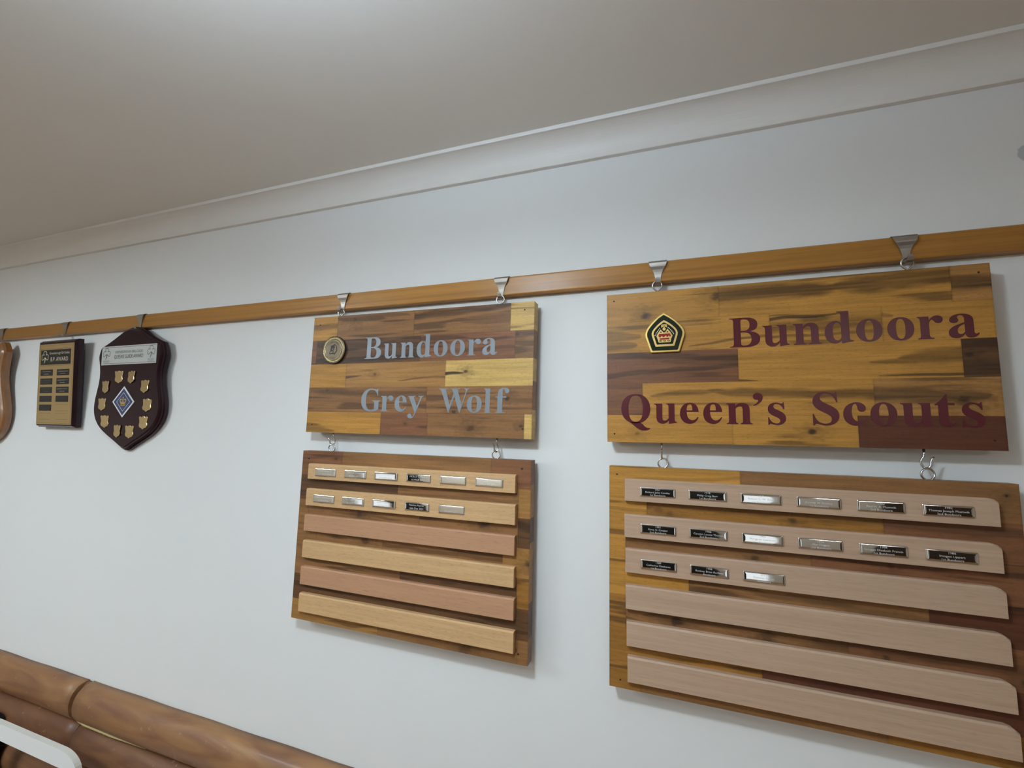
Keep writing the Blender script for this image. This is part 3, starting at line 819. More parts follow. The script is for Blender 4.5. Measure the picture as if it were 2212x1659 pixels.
finish_panel(b2, panel(b2, W1, H1, TH, rows2, 2), [(14, 13.6, 1.7), (582.6, 14.2, 1.7), (13.7, 278.8, 1.7), (581.9, 279.2, 1.7)], W1, H1)
add_letters(b2, [('B', 222.2, 272.1, 118.6), ('u', 276.1, 317.7, 118.4), ('n', 324.1, 365.9, 118.4), ('d', 370.7, 411.9, 118.0), ('o', 416, 452.4, 117.4), ('o', 459.1, 495, 117.6),
                 ('r', 499.4, 532.5, 118.2), ('a', 538.7, 576.6, 117.6),
                 ('Q', 26.7, 81.1, 257.0), ('u', 88.1, 128.5, 257.4), ('e', 133.9, 166.3, 257.0), ('e', 173.9, 205.9, 257.0), ('n', 212.9, 254.6, 257.8), ('q', 256.2, 271.8, 257.8),
                 ('s', 279, 306.4, 257.6), ('S', 346.5, 384.6, 257.4), ('c', 390.2, 422.5, 257.8), ('o', 428, 464, 258.0), ('u', 468.5, 511.3, 258.6), ('t', 512.8, 538.7, 258.6), ('s', 546, 573, 259.0)],
            M['maroon'], W1, H1, 54.6)
screw_eye(b2, -0.2015, 0.0105, H1/1000, 0.309); screw_eye(b2, 0.1985, 0.0105, H1/1000, 0.309)
cup_hook(b2, -0.1985, 0.0125, PI/2, 0.0305); cup_hook(b2, 0.2010, 0.0125, 0.25, 0.0305)

# --- lower left name board
b3 = empty('honour_board', (-0.5830, FR, 1.3572), 'wooden honour board with eleven plates on its top two slats, below the Grey Wolf sign', 'honour board')
rows3 = [
 (0, 59, [S_(0, 122, 'r', knots=[(103, 17, 4, .7)], h=.85), S_(122, 512, 'm', h=.82, c=.55), S_(512, W3, 'r', h=.9)]),
 (59, 118, [S_(0, 283, 'd', bands=[(0, 283, 72, 80, 5, .5)], h=.7), S_(283, 575, 'm', h=.8, bands=[(283, 580, 88, 84, 3, .25)]), S_(575, W3, 't', h=.8)]),
 (118, 177, [S_(0, 30, 'm'), S_(30, 343, 'm', knots=[(180, 143, 9, .85)], bands=[(100, 300, 140, 146, 4, .4)], h=.74), S_(343, 575, 'm', knots=[(499, 137, 10, .8)], h=.74), S_(575, W3, 'd', bands=[(570, 605, 130, 136, 10, .7)])]),
 (177, 236, [S_(0, 60, 'm'), S_(60, 250, 'm', knots=[(202, 201, 9, .8)], h=.7), S_(250, 543, 'm', bands=[(250, 543, 204, 206, 4, .5)], h=.7), S_(543, W3, 't', knots=[(598, 207, 6, .8)], h=.8)]),
 (236, 295, [S_(0, 300, 'm', h=.7, bands=[(20, 300, 258, 266, 5, .45)]), S_(300, 575, 'd', h=.72), S_(575, W3, 'o', bands=[(570, 605, 246, 238, 4, .5)])]),
 (295, 354, [S_(0, 340, 'd', h=.8), S_(340, W3, 'd', h=.75)]),
 (354, H3, [S_(0, 249, 't', bands=[(100, 240, 392, 386, 4, .5)], h=.8), S_(249, 579, 'm', knots=[(466, 392, 11, .7)], h=.75), S_(579, W3, 'm')]),
]
finish_panel(b3, panel(b3, W3, H3, TH, rows3, 3), [(20.1, 19.5, 2.2), (581.2, 18, 2.4), (581.3, 380.7, 2.0)], W3, H3)
SL3 = [(30.6, 571.8, 30.2, 67.4, 'slat_gold'), (29.8, 572.6, 90.3, 130.7, 'slat_gold'), (29.4, 572.6, 152.2, 190.8, 'slat_pink'),
       (29.9, 573.0, 213.2, 253.0, 'slat_gold'), (29.5, 574.0, 273.8, 315.2, 'slat_pink'), (30.0, 575.0, 335.6, 377.0, 'slat_gold')]
for u0, u1, v0, v1, m in SL3: slat(b3, u0, u1, v0, v1, W3, H3, 0.012, M[m])
TX3 = [('EMMA KNIGHT', '17 AUG 2010'), ('JACK B KNIGHT', '8 DEC 2011'), ('KAITLYN BOYLE', '27 MAY 2014'), ('HOLLY CALLEC', '10 MAR 2014'), ('JAMES HANNAH', '12 AUG 2015'), ('DANIEL HANNAH', '12 AUG 2015'),
       ('ETHAN McKINNON', '22 FEB 2018'), ('MAX ROMERO', '30 NOV 2018'), ('EMILY WEBB', '12 JUN 2021'), ('Nathan Pearce', '16th Dec 2021'), ('', '9th Dec 2021')]
P3 = [(85.5, 50.2), (172.6, 49.9), (258.0, 49.6), (343.5, 49.2), (428.9, 49.0), (513.8, 49.0), (85.2, 112.6), (170.9, 112.2), (256.4, 111.8), (342.6, 111.3), (428.1, 110.9)]
ORD = ['first', 'second', 'third', 'fourth', 'fifth', 'sixth']
for i, ((u, v), t) in enumerate(zip(P3, TX3)):
    nameplate(b3, u, v, W3, H3, 0.063, 0.0188, t, 0.0123, 'mirror-bright nameplate, %s on the %s slat' % (ORD[i % 6], 'top' if i < 6 else 'second'), 0.0054)
screw_eye(b3, -0.2215, 0.0105, H3/1000, 0.4085); screw_eye(b3, 0.2180, 0.0105, H3/1000, 0.4085)

# --- lower right name board
b4 = empty('honour_board', (0.1770, FR, 1.3540), "wooden honour board with fifteen plates on its top three slats, below the Queen's Scouts sign", 'honour board')
rows4 = [
 (0, 59, [S_(0, 228, 'g', h=.85, bands=[(40, 228, 20, 14, 3, .25)]), S_(228, W3, 'm', h=.85, knots=[(586, 18, 4, .6)])]),
 (59, 118, [S_(0, 69, 'g', bands=[(0, 69, 80, 80, 3, .3)]), S_(69, 432, 'o', knots=[(90, 77, 7, .5), (110, 82, 6, .5), (307, 79, 6, .8)], bands=[(69, 432, 68, 66, 9, .5)], h=.8), S_(432, W3, 'r', bands=[(432, 600, 70, 74, 9, .45)], h=.8)]),
 (118, 177, [S_(0, 30, 'g'), S_(30, 330, 'm', knots=[(246, 146, 5, .8)], bands=[(30, 330, 130, 136, 6, .4)], h=.75), S_(330, W3, 'r', knots=[(437, 136, 5, .8), (450, 137, 4, .6)], h=.8, bands=[(560, W3, 120, 116, 7, .6)])]),
 (177, 236, [S_(0, 140, 'g', h=.85), S_(140, 482, 'm', h=.72, bands=[(140, 482, 196, 212, 6, .45)]), S_(482, W3, 'R', h=.8)]),
 (236, 295, [S_(0, 30, 'o', bands=[(-10, 40, 280, 282, 6, .6)]), S_(30, 375, 'm', knots=[(118, 270, 9, .9), (260, 270, 12, .75)], bands=[(60, 260, 266, 262, 8, .55), (220, 380, 264, 270, 8, .45)], h=.7), S_(375, W3, 'r', knots=[(424, 276, 4, .8), (590, 281, 6, .8)], bands=[(380, 600, 262, 268, 8, .5)], h=.74)]),
 (295, 354, [S_(0, 252, 'o', h=.85), S_(252, W3, 'R', h=.78, c=.6)]),
 (354, H3, [S_(0, 56, 'o'), S_(56, 420, 'm', h=.75), S_(420, W3, 'o', h=.7, knots=[(585, 390, 8, .8)])]),
]
finish_panel(b4, panel(b4, W3, H3, TH, rows4, 4), [(14.6, 15.8, 1.7), (585.7, 18.1, 1.7), (19.7, 386.2, 1.7)], W3, H3)
SL4 = [(29.6, 571.0, 22.2, 63.2), (28.8, 570.0, 87.6, 129.5), (30.4, 570.0, 149.6, 192.2), (30.6, 570.0, 214.5, 256.8), (32.0, 571.0, 278.7, 320.6), (33.4, 571.0, 338.7, 382.0)]
for i, (u0, u1, v0, v1) in enumerate(SL4): slat(b4, u0, u1, v0, v1, W3, H3, 0.012, M['slat_greige'], clip=0.0095 + 0.0008 * i)
TX4 = [('1967', 'Richard John Comley', '1st Bundoora'), ('1978', 'Philip Craig Burr', '1st Bundoora'), ('1979', 'Robert C. W. Boog', '1st Bundoora'), ('1979', 'Antony W Bradley', '1st Bundoora'),
       ('1982', 'Paul H. A. Plustwik', '2nd Bundoora'), ('1982', 'Thomas Joseph Plustwik', '2nd Bundoora'),
       ('1983', 'Fiona C. Cooper', '2nd Bundoora'), ('1986', 'Carolyn Louise Thomas', '2nd Bundoora'), ('1983', 'Margaret Cameron', '2nd Bundoora'), ('1986', 'Alan Hogust', '2nd Bundoora'),
       ('1986', 'Imogen Elizabeth Francis', '1st Bundoora'), ('1986', 'Imogen Lippert', '1st Bundoora'),
       ('1989', 'Catherine Matthews', '1st Bundoora'), ('1998', 'Rodney Brian Burfoot', 'Bundoora'), ('2012', 'Dominic Foster', 'Bundoora')]
for i, t in enumerate(TX4):
    r, c = divmod(i, 6)
    nameplate(b4, 89.0 + 84.15 * c - 0.3 * r * (c > 2), [44.2, 110.9, 173.8][r], W3, H3, 0.0628, 0.0176, t, 0.0123,
              'polished nameplate, %s on the %s slat' % (ORD[c], ['top', 'second', 'third'][r]), 0.0044)
screw_eye(b4, -0.2020, 0.0105, H3/1000, 0.4085); screw_eye(b4, 0.1975, 0.0105, H3/1000, 0.4085)

# ------------------------------------------------------------------ badges fixed to the signs
def loc_on(u, v): return ((u - W1/2)/1000, (H1 - v)/1000)
# round wolf-head medal
cx, cz = loc_on(73.0, 88.0)
med = MB(); ring = lambda r, y, n=48: [(r * math.cos(2*PI*i/n), y, r * math.sin(2*PI*i/n)) for i in range(n)]
med.prism([ring(0.0352, 0.0), ring(0.0352, -0.0048), ring(0.0345, -0.0052)])
medal = med.build('medal', M['medal_black'], b1, (cx, -0.0002, cz)); medal['label'] = 'round gold medal with a dark wolf head inside a wreath'
wr = MB()
for k in range(44):
    a = 2*PI*k/44 + PI/2 + 0.07
    side = 1 if math.cos(a) > 0 else -1
    for rr, tilt in ((0.0318, 0.75), (0.0272, -0.65)):
        c = Vector((rr * math.cos(a), 0, rr * math.sin(a)))
        t = Vector((-math.sin(a), 0, math.cos(a))) * side; n = Vector((math.cos(a), 0, math.sin(a)))
        d = (t + n * tilt * 0.6).normalized(); e = Vector((d.z, 0, -d.x))
        L_, Wd = 0.0040, 0.0017
        up = Vector((0, -1, 0))
        p = [c - d*L_ + up*0.0052, c + e*Wd + up*0.0053, c + d*L_ + up*0.0052, c - e*Wd + up*0.0053, c + up*0.0068]
        wr.add(p, [(0, 1, 4), (1, 2, 4), (2, 3, 4), (3, 0, 4)])
wr.prism([ring(0.0338, -0.0050), ring(0.0338, -0.0054), ring(0.0258, -0.0054), ring(0.0258, -0.0050)], 0, True, False, False)
wr.prism([ring(0.0258, -0.0050), ring(0.0258, -0.0062), ring(0.0246, -0.0066), ring(0.0240, -0.0060)], 0, True, False, False)
wr.build('wreath', M['antique'], medal)
fc = MB(); fc.prism([ring(0.0243, -0.0050), ring(0.0243, -0.0058)]); fc.build('face', M['medal_face'], medal)
# wolf head in profile, three-quarter view: ears up, muzzle to the lower left
k = 0.0245 / 300
def wpt(x, y): return ((x - 800) * k, -(y - 835) * k)
head = [[(690, 690), (740, 700), (800, 672), (850, 655), (900, 690), (935, 760), (945, 830), (940, 880), (900, 920), (870, 960), (850, 985), (820, 965), (780, 970), (740, 955), (700, 975), (660, 960), (652, 925), (680, 890), (695, 840), (700, 790), (705, 740)]]
hl = [[(860, 690), (905, 730), (925, 790), (928, 860), (890, 905), (850, 940), (800, 935), (830, 890), (800, 860), (850, 830), (830, 790), (870, 770), (850, 720)],
      [(690, 905), (720, 890), (760, 880), (800, 890), (770, 930), (730, 935), (690, 945), (672, 940)],
      [(742, 815), (752, 795), (775, 787), (797, 800), (802, 825), (785, 845), (760, 845)]]
hd = flat([head], 'wolf_head', M['medal_black'], medal, 0.0004, wpt); hd.location.y = -0.0061
h2 = flat([[p] for p in hl], 'wolf_highlight', M['medal_face'], medal, 0.0004, wpt); h2.location.y = -0.0064
eye = flat([[[(770 + 13*math.cos(2*PI*i/12), 818 + 13*math.sin(2*PI*i/12)) for i in range(12)]]], 'wolf_eye', M['medal_black'], medal, 0.0004, wpt); eye.location.y = -0.0067
arc = []
for i, ch in enumerate('BUNDOORA'):
    a = PI/2 - (i - 3.5) * 0.235
    arc.append((ch, 0.0062, 0.0178 * math.cos(a), 0.0178 * math.sin(a), None, a - PI/2))
writing('lettering', arc, M['medal_black'], medal, -0.0061); arc = []
for i, ch in enumerate('CUBS'):
    a = -PI/2 + (i - 1.5) * 0.2
    arc.append((ch, 0.0052, 0.0222 * math.cos(a), 0.0222 * math.sin(a), None, a + PI/2))
writing('lettering', arc, M['medal_black'], medal, -0.0061)

# gold pentagonal badge with crown
def bpt(x, y): return ((x - 797) / 12270.0, -(y - 810) / 11400.0)
RB = [(780, 365), (900, 437), (1040, 540), (1150, 650), (1215, 740), (1243, 820), (1236, 885), (1122, 1232), (1105, 1245), (490, 1245), (473, 1232), (355, 890), (350, 820), (378, 740), (440, 650), (540, 545), (660, 440)]
def nest(kx, kt, kb):
    return [(797 + (x - 797) * kx, 810 + (z - 810) * (kt if z < 810 else kb)) for x, z in RB]
R0, R1, R2, R3 = nest(1, 1, 1), nest(.875, .885, .895), nest(.655, .63, .70), nest(.555, .52, .595)
bdg = MB()
def sc_ring(r, k, y): return [(bpt(797 + (x-797)*k, 810 + (z-810)*k)[0], y, bpt(797 + (x-797)*k, 810 + (z-810)*k)[1]) for x, z in r]
bdg.prism([sc_ring(R0, 1.0, 0.0), sc_ring(R0, 1.0, -0.0040), sc_ring(R0, 0.975, -0.0052), sc_ring(R1, 1.02, -0.0052), sc_ring(R1, 1.0, -0.0046)], 0, False)
bx, bz = loc_on(109.6, 84.5)
badge = bdg.build('badge', M['gold'], b2, (bx, -0.0002, bz)); badge['label'] = 'gold rimmed black pentagonal badge with a crown'
def lay(name, shapes, mat, y, th=0.0004):
    o = flat(shapes, name, mat, badge, th, bpt); o.location.y = y; return o
lay('enamel_field', [[R1]], M['black_green'], -0.0047)
lay('inner_border', [[R2, R3]], M['gold_enamel'], -0.0050)
crown = [(655, 1010), (935, 1010), (945, 960), (975, 890), (940, 830), (865, 730), (838, 770), (790, 815), (740, 775), (712, 735), (640, 825), (612, 880), (638, 960)]
crown = [[(668, 1028), (918, 1028), (932, 1008), (940, 955), (972, 885), (938, 822), (862, 728), (800, 815), (790, 790), (780, 815), (710, 735), (640, 825), (612, 882), (640, 955), (652, 1008)],
         [(715, 782), (738, 812), (692, 812)], [(860, 772), (886, 808), (834, 808)]]
lay('crown', [crown, [[(787 + 36*math.cos(2*PI*i/20), 730 + 36*math.sin(2*PI*i/20)) for i in range(20)]],
              [[(729, 627), (846, 621), (788, 660)]], [[(724, 633), (782, 664), (726, 700)]], [[(850, 627), (852, 698), (794, 664)]], [[(765, 690), (788, 669), (811, 690)]]], M['gold_enamel'], -0.0050)
lay('crown_lining', [[[(672, 835), (910, 832), (935, 880), (918, 915), (895, 880), (850, 915), (825, 875), (795, 900), (760, 915), (735, 880), (690, 920), (655, 885)]],
                     [[(685, 935), (895, 930), (905, 950), (880, 963), (700, 966), (680, 952)]]], M['red_enamel'], -0.0053)
lay('crown_gem', [[[(x + 28*math.cos(2*PI*i/14), 993 + 16*math.sin(2*PI*i/14)) for i in range(14)], [(x + 15*math.cos(2*PI*i/14), 993 + 7*math.sin(2*PI*i/14)) for i in range(14)]] for x in (703, 793, 884)], M['black_green'], -0.0053)
lay('crown_pearl', [[[(x + 12*math.cos(2*PI*i/10), y + 12*math.sin(2*PI*i/10)) for i in range(10)]] for x, y in
                    [(690, 715), (665, 745), (642, 775), (620, 805), (600, 835), (582, 865), (880, 705), (905, 727), (932, 755), (958, 785), (980, 813), (995, 845)]], M['pearl'], -0.0052)

# ------------------------------------------------------------------ picture rail hooks
def rail_hook_mesh():
    path = [(-0.003, 2.1642, .0345), (-0.010, 2.1652, .0345), (-0.0175, 2.1652, .035), (-0.0230, 2.1625, .0352), (-0.0252, 2.1580, .0350), (-0.0252, 2.1530, .0320), (-0.0248, 2.1505, .0292),
            (-0.0240, 2.1482, .0270), (-0.0229, 2.1450, .0222), (-0.0218, 2.1400, .0172), (-0.0211, 2.1350, .0140), (-0.0208, 2.1280, .0114), (-0.0216, 2.1200, .0100), (-0.0238, 2.1150, .0096),
            (-0.0275, 2.1122, .0096), (-0.0315, 2.1122, .0098), (-0.0345, 2.1150, .0098), (-0.0360, 2.1200, .0090), (-0.0368, 2.1240, .0060)]
    mb = MB(); loops = []
    n = len(path); th = 0.0011
    for i, (y, z, w) in enumerate(path):
        a = path[min(i+1, n-1)]; b = path[max(i-1, 0)]
        t = Vector((0, a[0]-b[0], a[1]-b[1])).normalized(); nn = Vector((0, -t.z, t.y))
        if i < 12 and nn.y > 0 and i > 3: nn = -nn
        p = Vector((0, y, z))
        q = p + nn * th
        loops.append([(-w/2, p.y, p.z - 2.1635), (w/2, p.y, p.z - 2.1635), (w/2 * 0.97, q.y, q.z - 2.1635), (-w/2 * 0.97, q.y, q.z - 2.1635)])
    mb.prism(loops, 0, False)
    o = mb.build('rail_hook', M['steel']); me = o.data; bpy.data.objects.remove(o)
    return me
HOOK = rail_hook_mesh()
for x, lab in ((-0.8065, 'steel picture rail hook carrying the left end of the Grey Wolf sign'), (-0.3665, 'steel picture rail hook carrying the right end of the Grey Wolf sign'),
               (-0.0300, "steel picture rail hook carrying the left end of the Queen's Scouts sign"), (0.3710, "steel picture rail hook carrying the right end of the Queen's Scouts sign"),
               (-1.604, 'steel picture rail hook just above the dark red shield'), (-2.002, 'steel picture rail hook above the small brass plaque'),
               (-2.402, 'steel picture rail hook at the left edge above the honey timber shield')):
    h = link('rail_hook', HOOK, None, (x, 0, 2.1635)); tag(h, lab, 'picture hook', 'picture rail hooks')

# ------------------------------------------------------------------ awards on the left
def mirror_outline(half):
    """half: (z, halfwidth) from top apex to bottom tip -> closed ring"""
    r = [(w, z) for z, w in half]; l = [(-w, z) for z, w in reversed(half) if w > 1e-6]
    return r + l
def inset(ring, d):
    out = []; n = len(ring)
    for i, p in enumerate(ring):
        a, b = Vector(ring[i-1]), Vector(ring[(i+1) % n]); q = Vector(p)
        t1 = (q - a).normalized(); t2 = (b - q).normalized(); t = (t1 + t2).normalized()
        nn = Vector((t.y, -t.x)) * -1
        k = 1.0 / max(0.5, abs(t.dot(t1)))
        out.append((q.x - nn.x*-d*k*-1, q.y - nn.y*-d*k*-1))
    return out
def area(r): return 0.5*sum(r[i-1][0]*r[i][1]-r[i][0]*r[i-1][1] for i in range(len(r)))
def chaikin(r, n=2):
    for _ in range(n):
        q = []
        for i in range(len(r)):
            a, b = r[i], r[(i+1) % len(r)]
            q += [tuple(.78*a[c] + .22*b[c] for c in (0, 1)), tuple(.22*a[c] + .78*b[c] for c in (0, 1))]
        r = q
    return r
def plaque(name, ring, steps, mats, parent, curved=True):
    """moulded plaque: back outline stepped inwards to the face"""
    a0 = abs(area(ring)); mb = MB(); loops = []
    for d, y in steps:
        r = inset(ring, d)
        if d and abs(area(r)) > a0: r = inset(ring, -d)
        if curved: r = chaikin(r)
        loops.append([(x, y, z) for x, z in r])
    mb.prism(loops, 0, False)
    return mb.build(name, mats, parent)

# queen's guide shield
qs = empty('award_shield', (-1.618, -0.003, 1.727), 'dark red lacquered shield with a silver title plate, gold tags and a crowned diamond', 'shield', rot=(math.radians(2.2), 0, 0))
half = [(0.3980, 0.0), (0.3900, 0.034), (0.3800, 0.056), (0.3680, 0.080), (0.3560, 0.106), (0.3470, 0.128), (0.3410, 0.146), (0.3330, 0.1500), (0.3160, 0.1570), (0.3010, 0.1600), (0.2880, 0.1570), (0.2700, 0.1520),
        (0.2500, 0.1490), (0.2300, 0.1490), (0.2050, 0.1540), (0.1800, 0.1610), (0.1560, 0.1660), (0.1350, 0.1670), (0.1130, 0.1630), (0.0930, 0.1530), (0.0740, 0.1370), (0.0560, 0.1130), (0.0400, 0.0820), (0.0240, 0.0480), (-0.0010, 0.0)]
plaque('backing', mirror_outline(half), [(0, 0.0), (0, -0.007), (0.002, -0.009), (0.004, -0.009), (0.004, -0.0125), (0.006, -0.0145), (0.0075, -0.0145), (0.009, -0.018), (0.012, -0.0205)], M['mahogany'], qs)
FY = -0.0208
def on(o, y): o.location.y = y; return o
tp = MB(); tp.box((-0.132, FY - 0.0010, 0.2745), (0.132, FY, 0.3345)); tpl = tp.build('title_plate', M['silver'], qs)
writing('club_name', [("GREENSBOROUGH GIRL GUIDES", 0.012, 0.002, 0.3105, 0.135, 0)], M['grey_ink'], tpl, FY - 0.0013)
for sx in (-0.107, 0.108):
    writing('caption', [("GIRL GUIDES", 0.0058, sx, 0.2850, 0.030, 0), ("AUSTRALIA", 0.0042, sx, 0.2800, 0.028, 0)], M['grey_ink'], tpl, FY - 0.0013)
writing('title', [("QUEEN'S GUIDE AWARD", 0.0165, 0.002, 0.2940, 0.140, 0)], M['ink'], tpl, FY - 0.0013)
def trefoil(mb, cx, cz, s, y, w, tail_mi=0):
    def lobe(pts): ribbon(mb, [(cx + a*s, cz + b*s) for a, b in pts], w, y)
    lobe([(-.14, .16), (-.24, .34), (-.16, .50), (-.07, .46), (0, .50), (.10, .50), (.24, .38), (.20, .24), (.14, .16)])
    lobe([(-.14, .16), (-.36, .20), (-.50, .08), (-.46, -.10), (-.50, -.24), (-.34, -.30), (-.12, -.16), (0, -.06)])
    lobe([(.14, .16), (.38, .20), (.50, .08), (.46, -.10), (.48, -.24), (.34, -.30), (.12, -.16), (0, -.06)])
    mb.add([(cx + a*s, y, cz + b*s) for a, b in ((-.02, -.12), (.10, -.16), (.04, -.42), (-.16, -.66), (-.06, -.36))], [(0, 1, 2, 3, 4)], tail_mi)
for sx in (-0.107, 0.108):
    tr = MB(); trefoil(tr, sx, 0.3120, 0.034, FY - 0.0013, 0.0022, 1)
    tr.build('trefoil', [M['grey_ink'], M['blue_ink']], tpl, fix=False)
tr = MB()
bo = [(-0.128, 0.2785), (0.128, 0.2785), (0.128, 0.3305), (-0.128, 0.3305)]
ribbon(tr, bo, 0.0014, FY - 0.0012, True)
tr.build('border_line', M['grey_ink'], tpl, fix=False)
DC = (-0.008, 0.156)
dia = lambda k: [(DC[0], DC[1] + 0.0490*k), (DC[0] + 0.0530*k, DC[1]), (DC[0], DC[1] - 0.0490*k), (DC[0] - 0.0530*k, DC[1])]
di = MB(); di.prism([[(x, FY, z) for x, z in dia(1)], [(x, FY - 0.001, z) for x, z in dia(1)]])
dmd = di.build('diamond_badge', M['white_enamel'], qs); dmd['label'] = 'navy and white diamond badge with a gold crown'
on(flat([[dia(.86), dia(.62)], [dia(.57)]], 'navy_field', M['navy'], dmd, 0.0004), FY - 0.0012)
cs = 0.000135
cpt = lambda x, y: (DC[0] + x*cs, DC[1] + y*cs)
cw = [[[(-90, -75), (-60, -95), (0, -102), (60, -95), (90, -75), (84, -40), (120, 20), (112, 62), (70, 78), (25, 52), (0, 60), (-25, 52), (-70, 78), (-112, 62), (-120, 20), (-84, -40)],
       [(-62, -10), (-30, 10), (-10, -5), (-18, 35), (-62, 48), (-88, 22)], [(62, -10), (88, 22), (62, 48), (18, 35), (10, -5), (30, 10)]],
      [[(-10, 58), (10, 58), (8, 85), (32, 82), (32, 104), (8, 100), (10, 126), (-10, 126), (-8, 100), (-32, 104), (-32, 82), (-8, 85)]]]
on(flat(cw, 'crown', M['shield_gold'], dmd, 0.0004, cpt), FY - 0.0016)
on(flat([[[(-88, -48), (-40, -62), (40, -62), (88, -48), (82, -62), (0, -78), (-82, -62)]]], 'crown_band', M['red_enamel'], dmd, 0.0004, cpt), FY - 0.0019)
# ten gold name tags in a ring, each its own part
so = [(-.50, .42), (-.36, .50), (-.22, .42), (-.10, .50), (.10, .50), (.22, .42), (.36, .50), (.50, .42), (.44, .20), (.40, 0), (.46, -.22), (.38, -.38), (.16, -.46), (0, -.56), (-.16, -.46), (-.38, -.38), (-.46, -.22), (-.40, 0), (-.44, .20)]
tg = MB(); tg.prism([[(a*0.040, 0, b*0.038) for a, b in so], [(a*0.040, -0.0012, b*0.038) for a, b in so], [(a*0.036, -0.0018, b*0.034) for a, b in so]])
tgo = tg.build('name_tag', M['shield_gold'], qs); tme = tgo.data
TAGS = [(-0.0385, 0.2355), (0.0215, 0.2340), (0.0880, 0.2040), (0.1050, 0.1465), (0.0930, 0.0930), (0.0310, 0.0640), (-0.0285, 0.0650), (-0.0930, 0.0945), (-0.1130, 0.1490), (-0.1020, 0.2045)]
for i, (x, z) in enumerate(TAGS):
    o = tgo if i == 0 else tgo.copy()
    if i: C.objects.link(o); o.parent = qs
    o.location = (x, FY, z); o.rotation_euler = (math.radians(rnd.uniform(-5, 3)), 0, math.radians(rnd.uniform(-5, 5)))

# brass plaque
bp = empty('award_plaque', (-1.980, -0.006, 1.798), 'narrow brass plaque with black title plate and name plates on a dark board', 'plaque', rot=(math.radians(4.0), 0, 0))
WB, HB = 0.212, 0.298
rect = [(WB/2, HB), (WB/2, 0), (-WB/2, 0), (-WB/2, HB)]
plaque('backing', rect, [(0, 0.0), (0, -0.013), (0.003, -0.016), (0.005, -0.021), (0.0065, -0.0225)], M['mahogany'], bp, False)
f2 = MB(); f2.box((-0.0985, -0.0240, 0.010), (0.0985, -0.0226, 0.284)); bf = f2.build('brass_face', M['brass'], bp)
ln = MB()
ribbon(ln, [(-0.0945, 0.0145), (0.0945, 0.0145), (0.0945, 0.2795), (-0.0945, 0.2795)], 0.0011, -0.0243, True)
tt = MB(); tt.box((-0.0850, -0.0250, 0.2135), (0.0830, -0.0240, 0.2640)); tb = tt.build('title_plate', M['black_plate'], bp)
ribbon(ln, [(-0.0880, 0.2105), (0.0860, 0.2105), (0.0860, 0.2670), (-0.0880, 0.2670)], 0.0009, -0.0243, True)
writing('club_name', [("Greensborough Girl Guides", 0.0115, 0.022, 0.2485, 0.112, 0)], M['brass_text'], tb, -0.0253)
writing('title', [("B.P. AWARD", 0.0200, 0.022, 0.2245, 0.098, 0)], M['brass_text'], tb, -0.0253)
t3 = MB(); trefoil(t3, -0.0600, 0.2410, 0.038, -0.0253, 0.0024); t3.build('trefoil', M['brass_text'], tb, fix=False)
rowsz = [0.1860, 0.1560, 0.1265, 0.0965, 0.0665, 0.0375]
proto = None
for c, x in enumerate((-0.0490, 0.0445)):
    for r, z in enumerate(rowsz):
        if (c == 0 and r < 5) or (c == 1 and r < 4):
            if proto is None:
                p_ = MB(); p_.box((-0.0345, -0.0007, -0.0105), (0.0345, 0, 0.0105)); proto = p_.build('name_plate', M['black_plate'], bp); o = proto
            else:
                o = proto.copy(); C.objects.link(o); o.parent = bp
            o.location = (x, -0.0240, z)
            if r < 3:
                q = MB()
                for zz, hw in ((0.0035, 0.024 + 0.004*c), (-0.0045, 0.014)):
                    xx = -hw
                    while xx < hw:
                        L_ = rnd.uniform(0.0006, 0.0022)
                        hh = rnd.uniform(0.0009, 0.0017)
                        q.add([(xx, -0.0010, zz - 0.0008), (xx + L_, -0.0010, zz - 0.0008), (xx + L_, -0.0010, zz - 0.0008 + hh), (xx, -0.0010, zz - 0.0008 + hh)], [(0, 1, 2, 3)])
                        xx += L_ + (0.0022 if rnd.random() < 0.12 else 0.0006)
                q.build('engraving', M['brass_text'] if (c == 1 or r == 0) else M['dim_text'], o, fix=False)
        else:
            ribbon(ln, [(x-0.0345, z-0.0105), (x+0.0345, z-0.0105), (x+0.0345, z+0.0105), (x-0.0345, z+0.0105)], 0.0008, -0.0243, True)
ln.build('engraved_lines', M['brass_line'], bp, fix=False)

# honey timber shield at the left edge
ws = empty('award_shield', (-2.402, -0.004, 1.728), 'honey brown timber shield with a pale panel, cut off by the left edge', 'shield', rot=(math.radians(3.0), 0, 0))
half = [(0.3680, 0.0), (0.3640, 0.020), (0.3640, 0.042), (0.3780, 0.056), (0.3780, 0.072), (0.3420, 0.094), (0.3250, 0.091), (0.3000, 0.085), (0.2700, 0.081), (0.2400, 0.082), (0.2100, 0.090), (0.1800, 0.100), (0.1500, 0.110), (0.1200, 0.117), (0.0900, 0.117), (0.0600, 0.106), (0.0350, 0.084), (0.0150, 0.054), (0.0, 0.0)]
plaque('backing', mirror_outline(half), [(0, 0.0), (0, -0.016), (0.004, -0.022), (0.010, -0.026)], M['honey'], ws)
pp = [(0.060, 0.356), (0.076, 0.338), (0.074, 0.305), (0.068, 0.280), (0.052, 0.262), (-0.052, 0.262), (-0.068, 0.280), (-0.074, 0.305), (-0.076, 0.338), (-0.060, 0.356)]
on(flat([[pp]], 'printed_panel', M['parchment'], ws, 0.001), -0.0266)

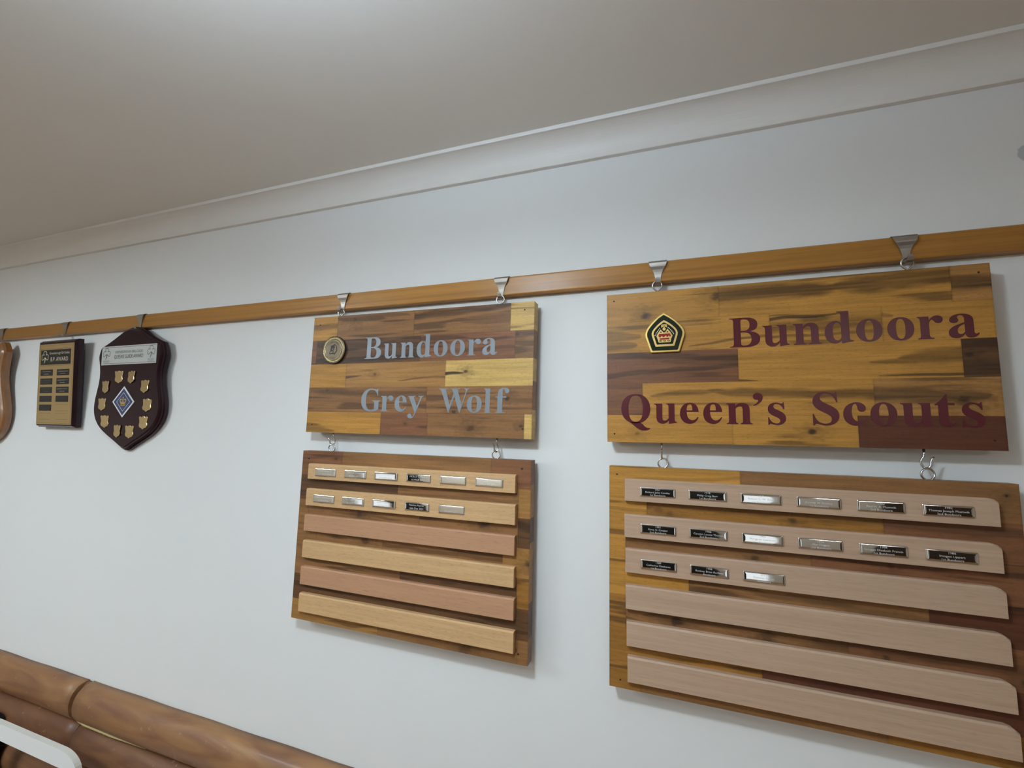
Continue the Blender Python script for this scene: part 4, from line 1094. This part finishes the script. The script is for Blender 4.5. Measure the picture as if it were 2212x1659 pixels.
# ------------------------------------------------------------------ chair at the lower left
ch = empty('chair', (-1.70, -0.33, 0.0), 'white chair with an open curved back frame, cut off by the lower left corner', 'chair')
YB = 0.205           # back plane, local
def arch(w, z0, z1, r, inset_):
    a = []
    x = w/2 - inset_; top = z1 - inset_; rr = max(r - inset_, 0.01)
    a.append((x, z0))
    for k in range(9):
        t = k/8*PI/2; a.append((x - rr + rr*math.cos(t), top - rr*0.55 + rr*0.55*math.sin(t)))
    for k in range(9):
        t = k/8*PI/2; a.append((-x + rr - rr*math.sin(t), top - rr*0.55 + rr*0.55*math.cos(t)))
    a.append((-x, z0)); return a
of = arch(0.46, 0.42, 0.952, 0.075, 0.0); inn = arch(0.46, 0.42, 0.952, 0.075, 0.043)
mb = MB()
n = len(of)
for y0, y1 in ((YB, YB + 0.014),):
    vs = [(x, y0, z) for x, z in of] + [(x, y0, z) for x, z in inn] + [(x, y1, z) for x, z in of] + [(x, y1, z) for x, z in inn]
    fs = []; fm = []
    for i in range(n - 1):
        fs.append((i, i+1, n+i+1, n+i)); fm.append(0)
        fs.append((2*n+i+1, 2*n+i, 3*n+i, 3*n+i+1)); fm.append(0)
        fs.append((i+1, i, 2*n+i, 2*n+i+1)); fm.append(1)
        fs.append((n+i, n+i+1, 3*n+i+1, 3*n+i)); fm.append(1)
    fs += [(0, n, 3*n, 2*n), (n-1, 2*n-1, 4*n-1, 3*n-1)]; fm += [0, 0]
    o0 = len(mb.v); mb.v += vs
    for f, m_ in zip(fs, fm): mb.f.append(tuple(i + o0 for i in f)); mb.mi.append(m_); mb.sm.append(False)
mb.build('back_frame', [M['white_plastic'], M['shaded_edge']], ch)
mb = MB(); mb.box((-0.187, YB + 0.001, 0.56), (0.187, YB + 0.013, 0.60)); mb.build('cross_rail', M['white_plastic'], ch)
mb = MB(); mb.prism([[(x, z, 0.42) for x, z in rounded(0.45, 0.44, 0.05)], [(x, z, 0.45) for x, z in rounded(0.45, 0.44, 0.05)]]); mb.build('seat', M['white_plastic'], ch)
for sx in (-1, 1):
    for sy in (-1, 1):
        lg = MB(); lg.tube([(sx*0.19, sy*0.185, 0.42), (sx*0.215, sy*0.2, 0.0)], 0.014, n=10); lg.build('leg', M['white_plastic'], ch)

# black chair beside it, only a corner of its back inside the frame
bc = empty('chair', (-2.190, -0.33, 0.0), 'black chair, only its back corner showing at the left edge beside the logs', 'chair')
mb = MB(); mb.prism([[(x, YB + 0.050, z) for x, z in rounded(0.45, 0.36, 0.03)], [(x, YB + 0.070, z) for x, z in rounded(0.45, 0.36, 0.03)]])
mb.build('backrest', M['black_cloth'], bc, (0, 0, 0.730))
mb = MB(); mb.prism([[(x, z + 0.02, 0.42) for x, z in rounded(0.44, 0.46, 0.05)], [(x, z + 0.02, 0.46) for x, z in rounded(0.44, 0.46, 0.05)]]); mb.build('seat', M['black_cloth'], bc)
for sx in (-1, 1):
    mb = MB(); mb.tube([(sx*0.17, YB + 0.058, 0.56), (sx*0.17, YB + 0.035, 0.44)], 0.009, n=10); mb.build('back_bracket', M['black_cloth'], bc)
    for sy in (-1, 1):
        lg = MB(); lg.tube([(sx*0.18, sy*0.185 + 0.02, 0.42), (sx*0.2, sy*0.2 + 0.02, 0.0)], 0.013, n=10); lg.build('leg', M['black_cloth'], bc)
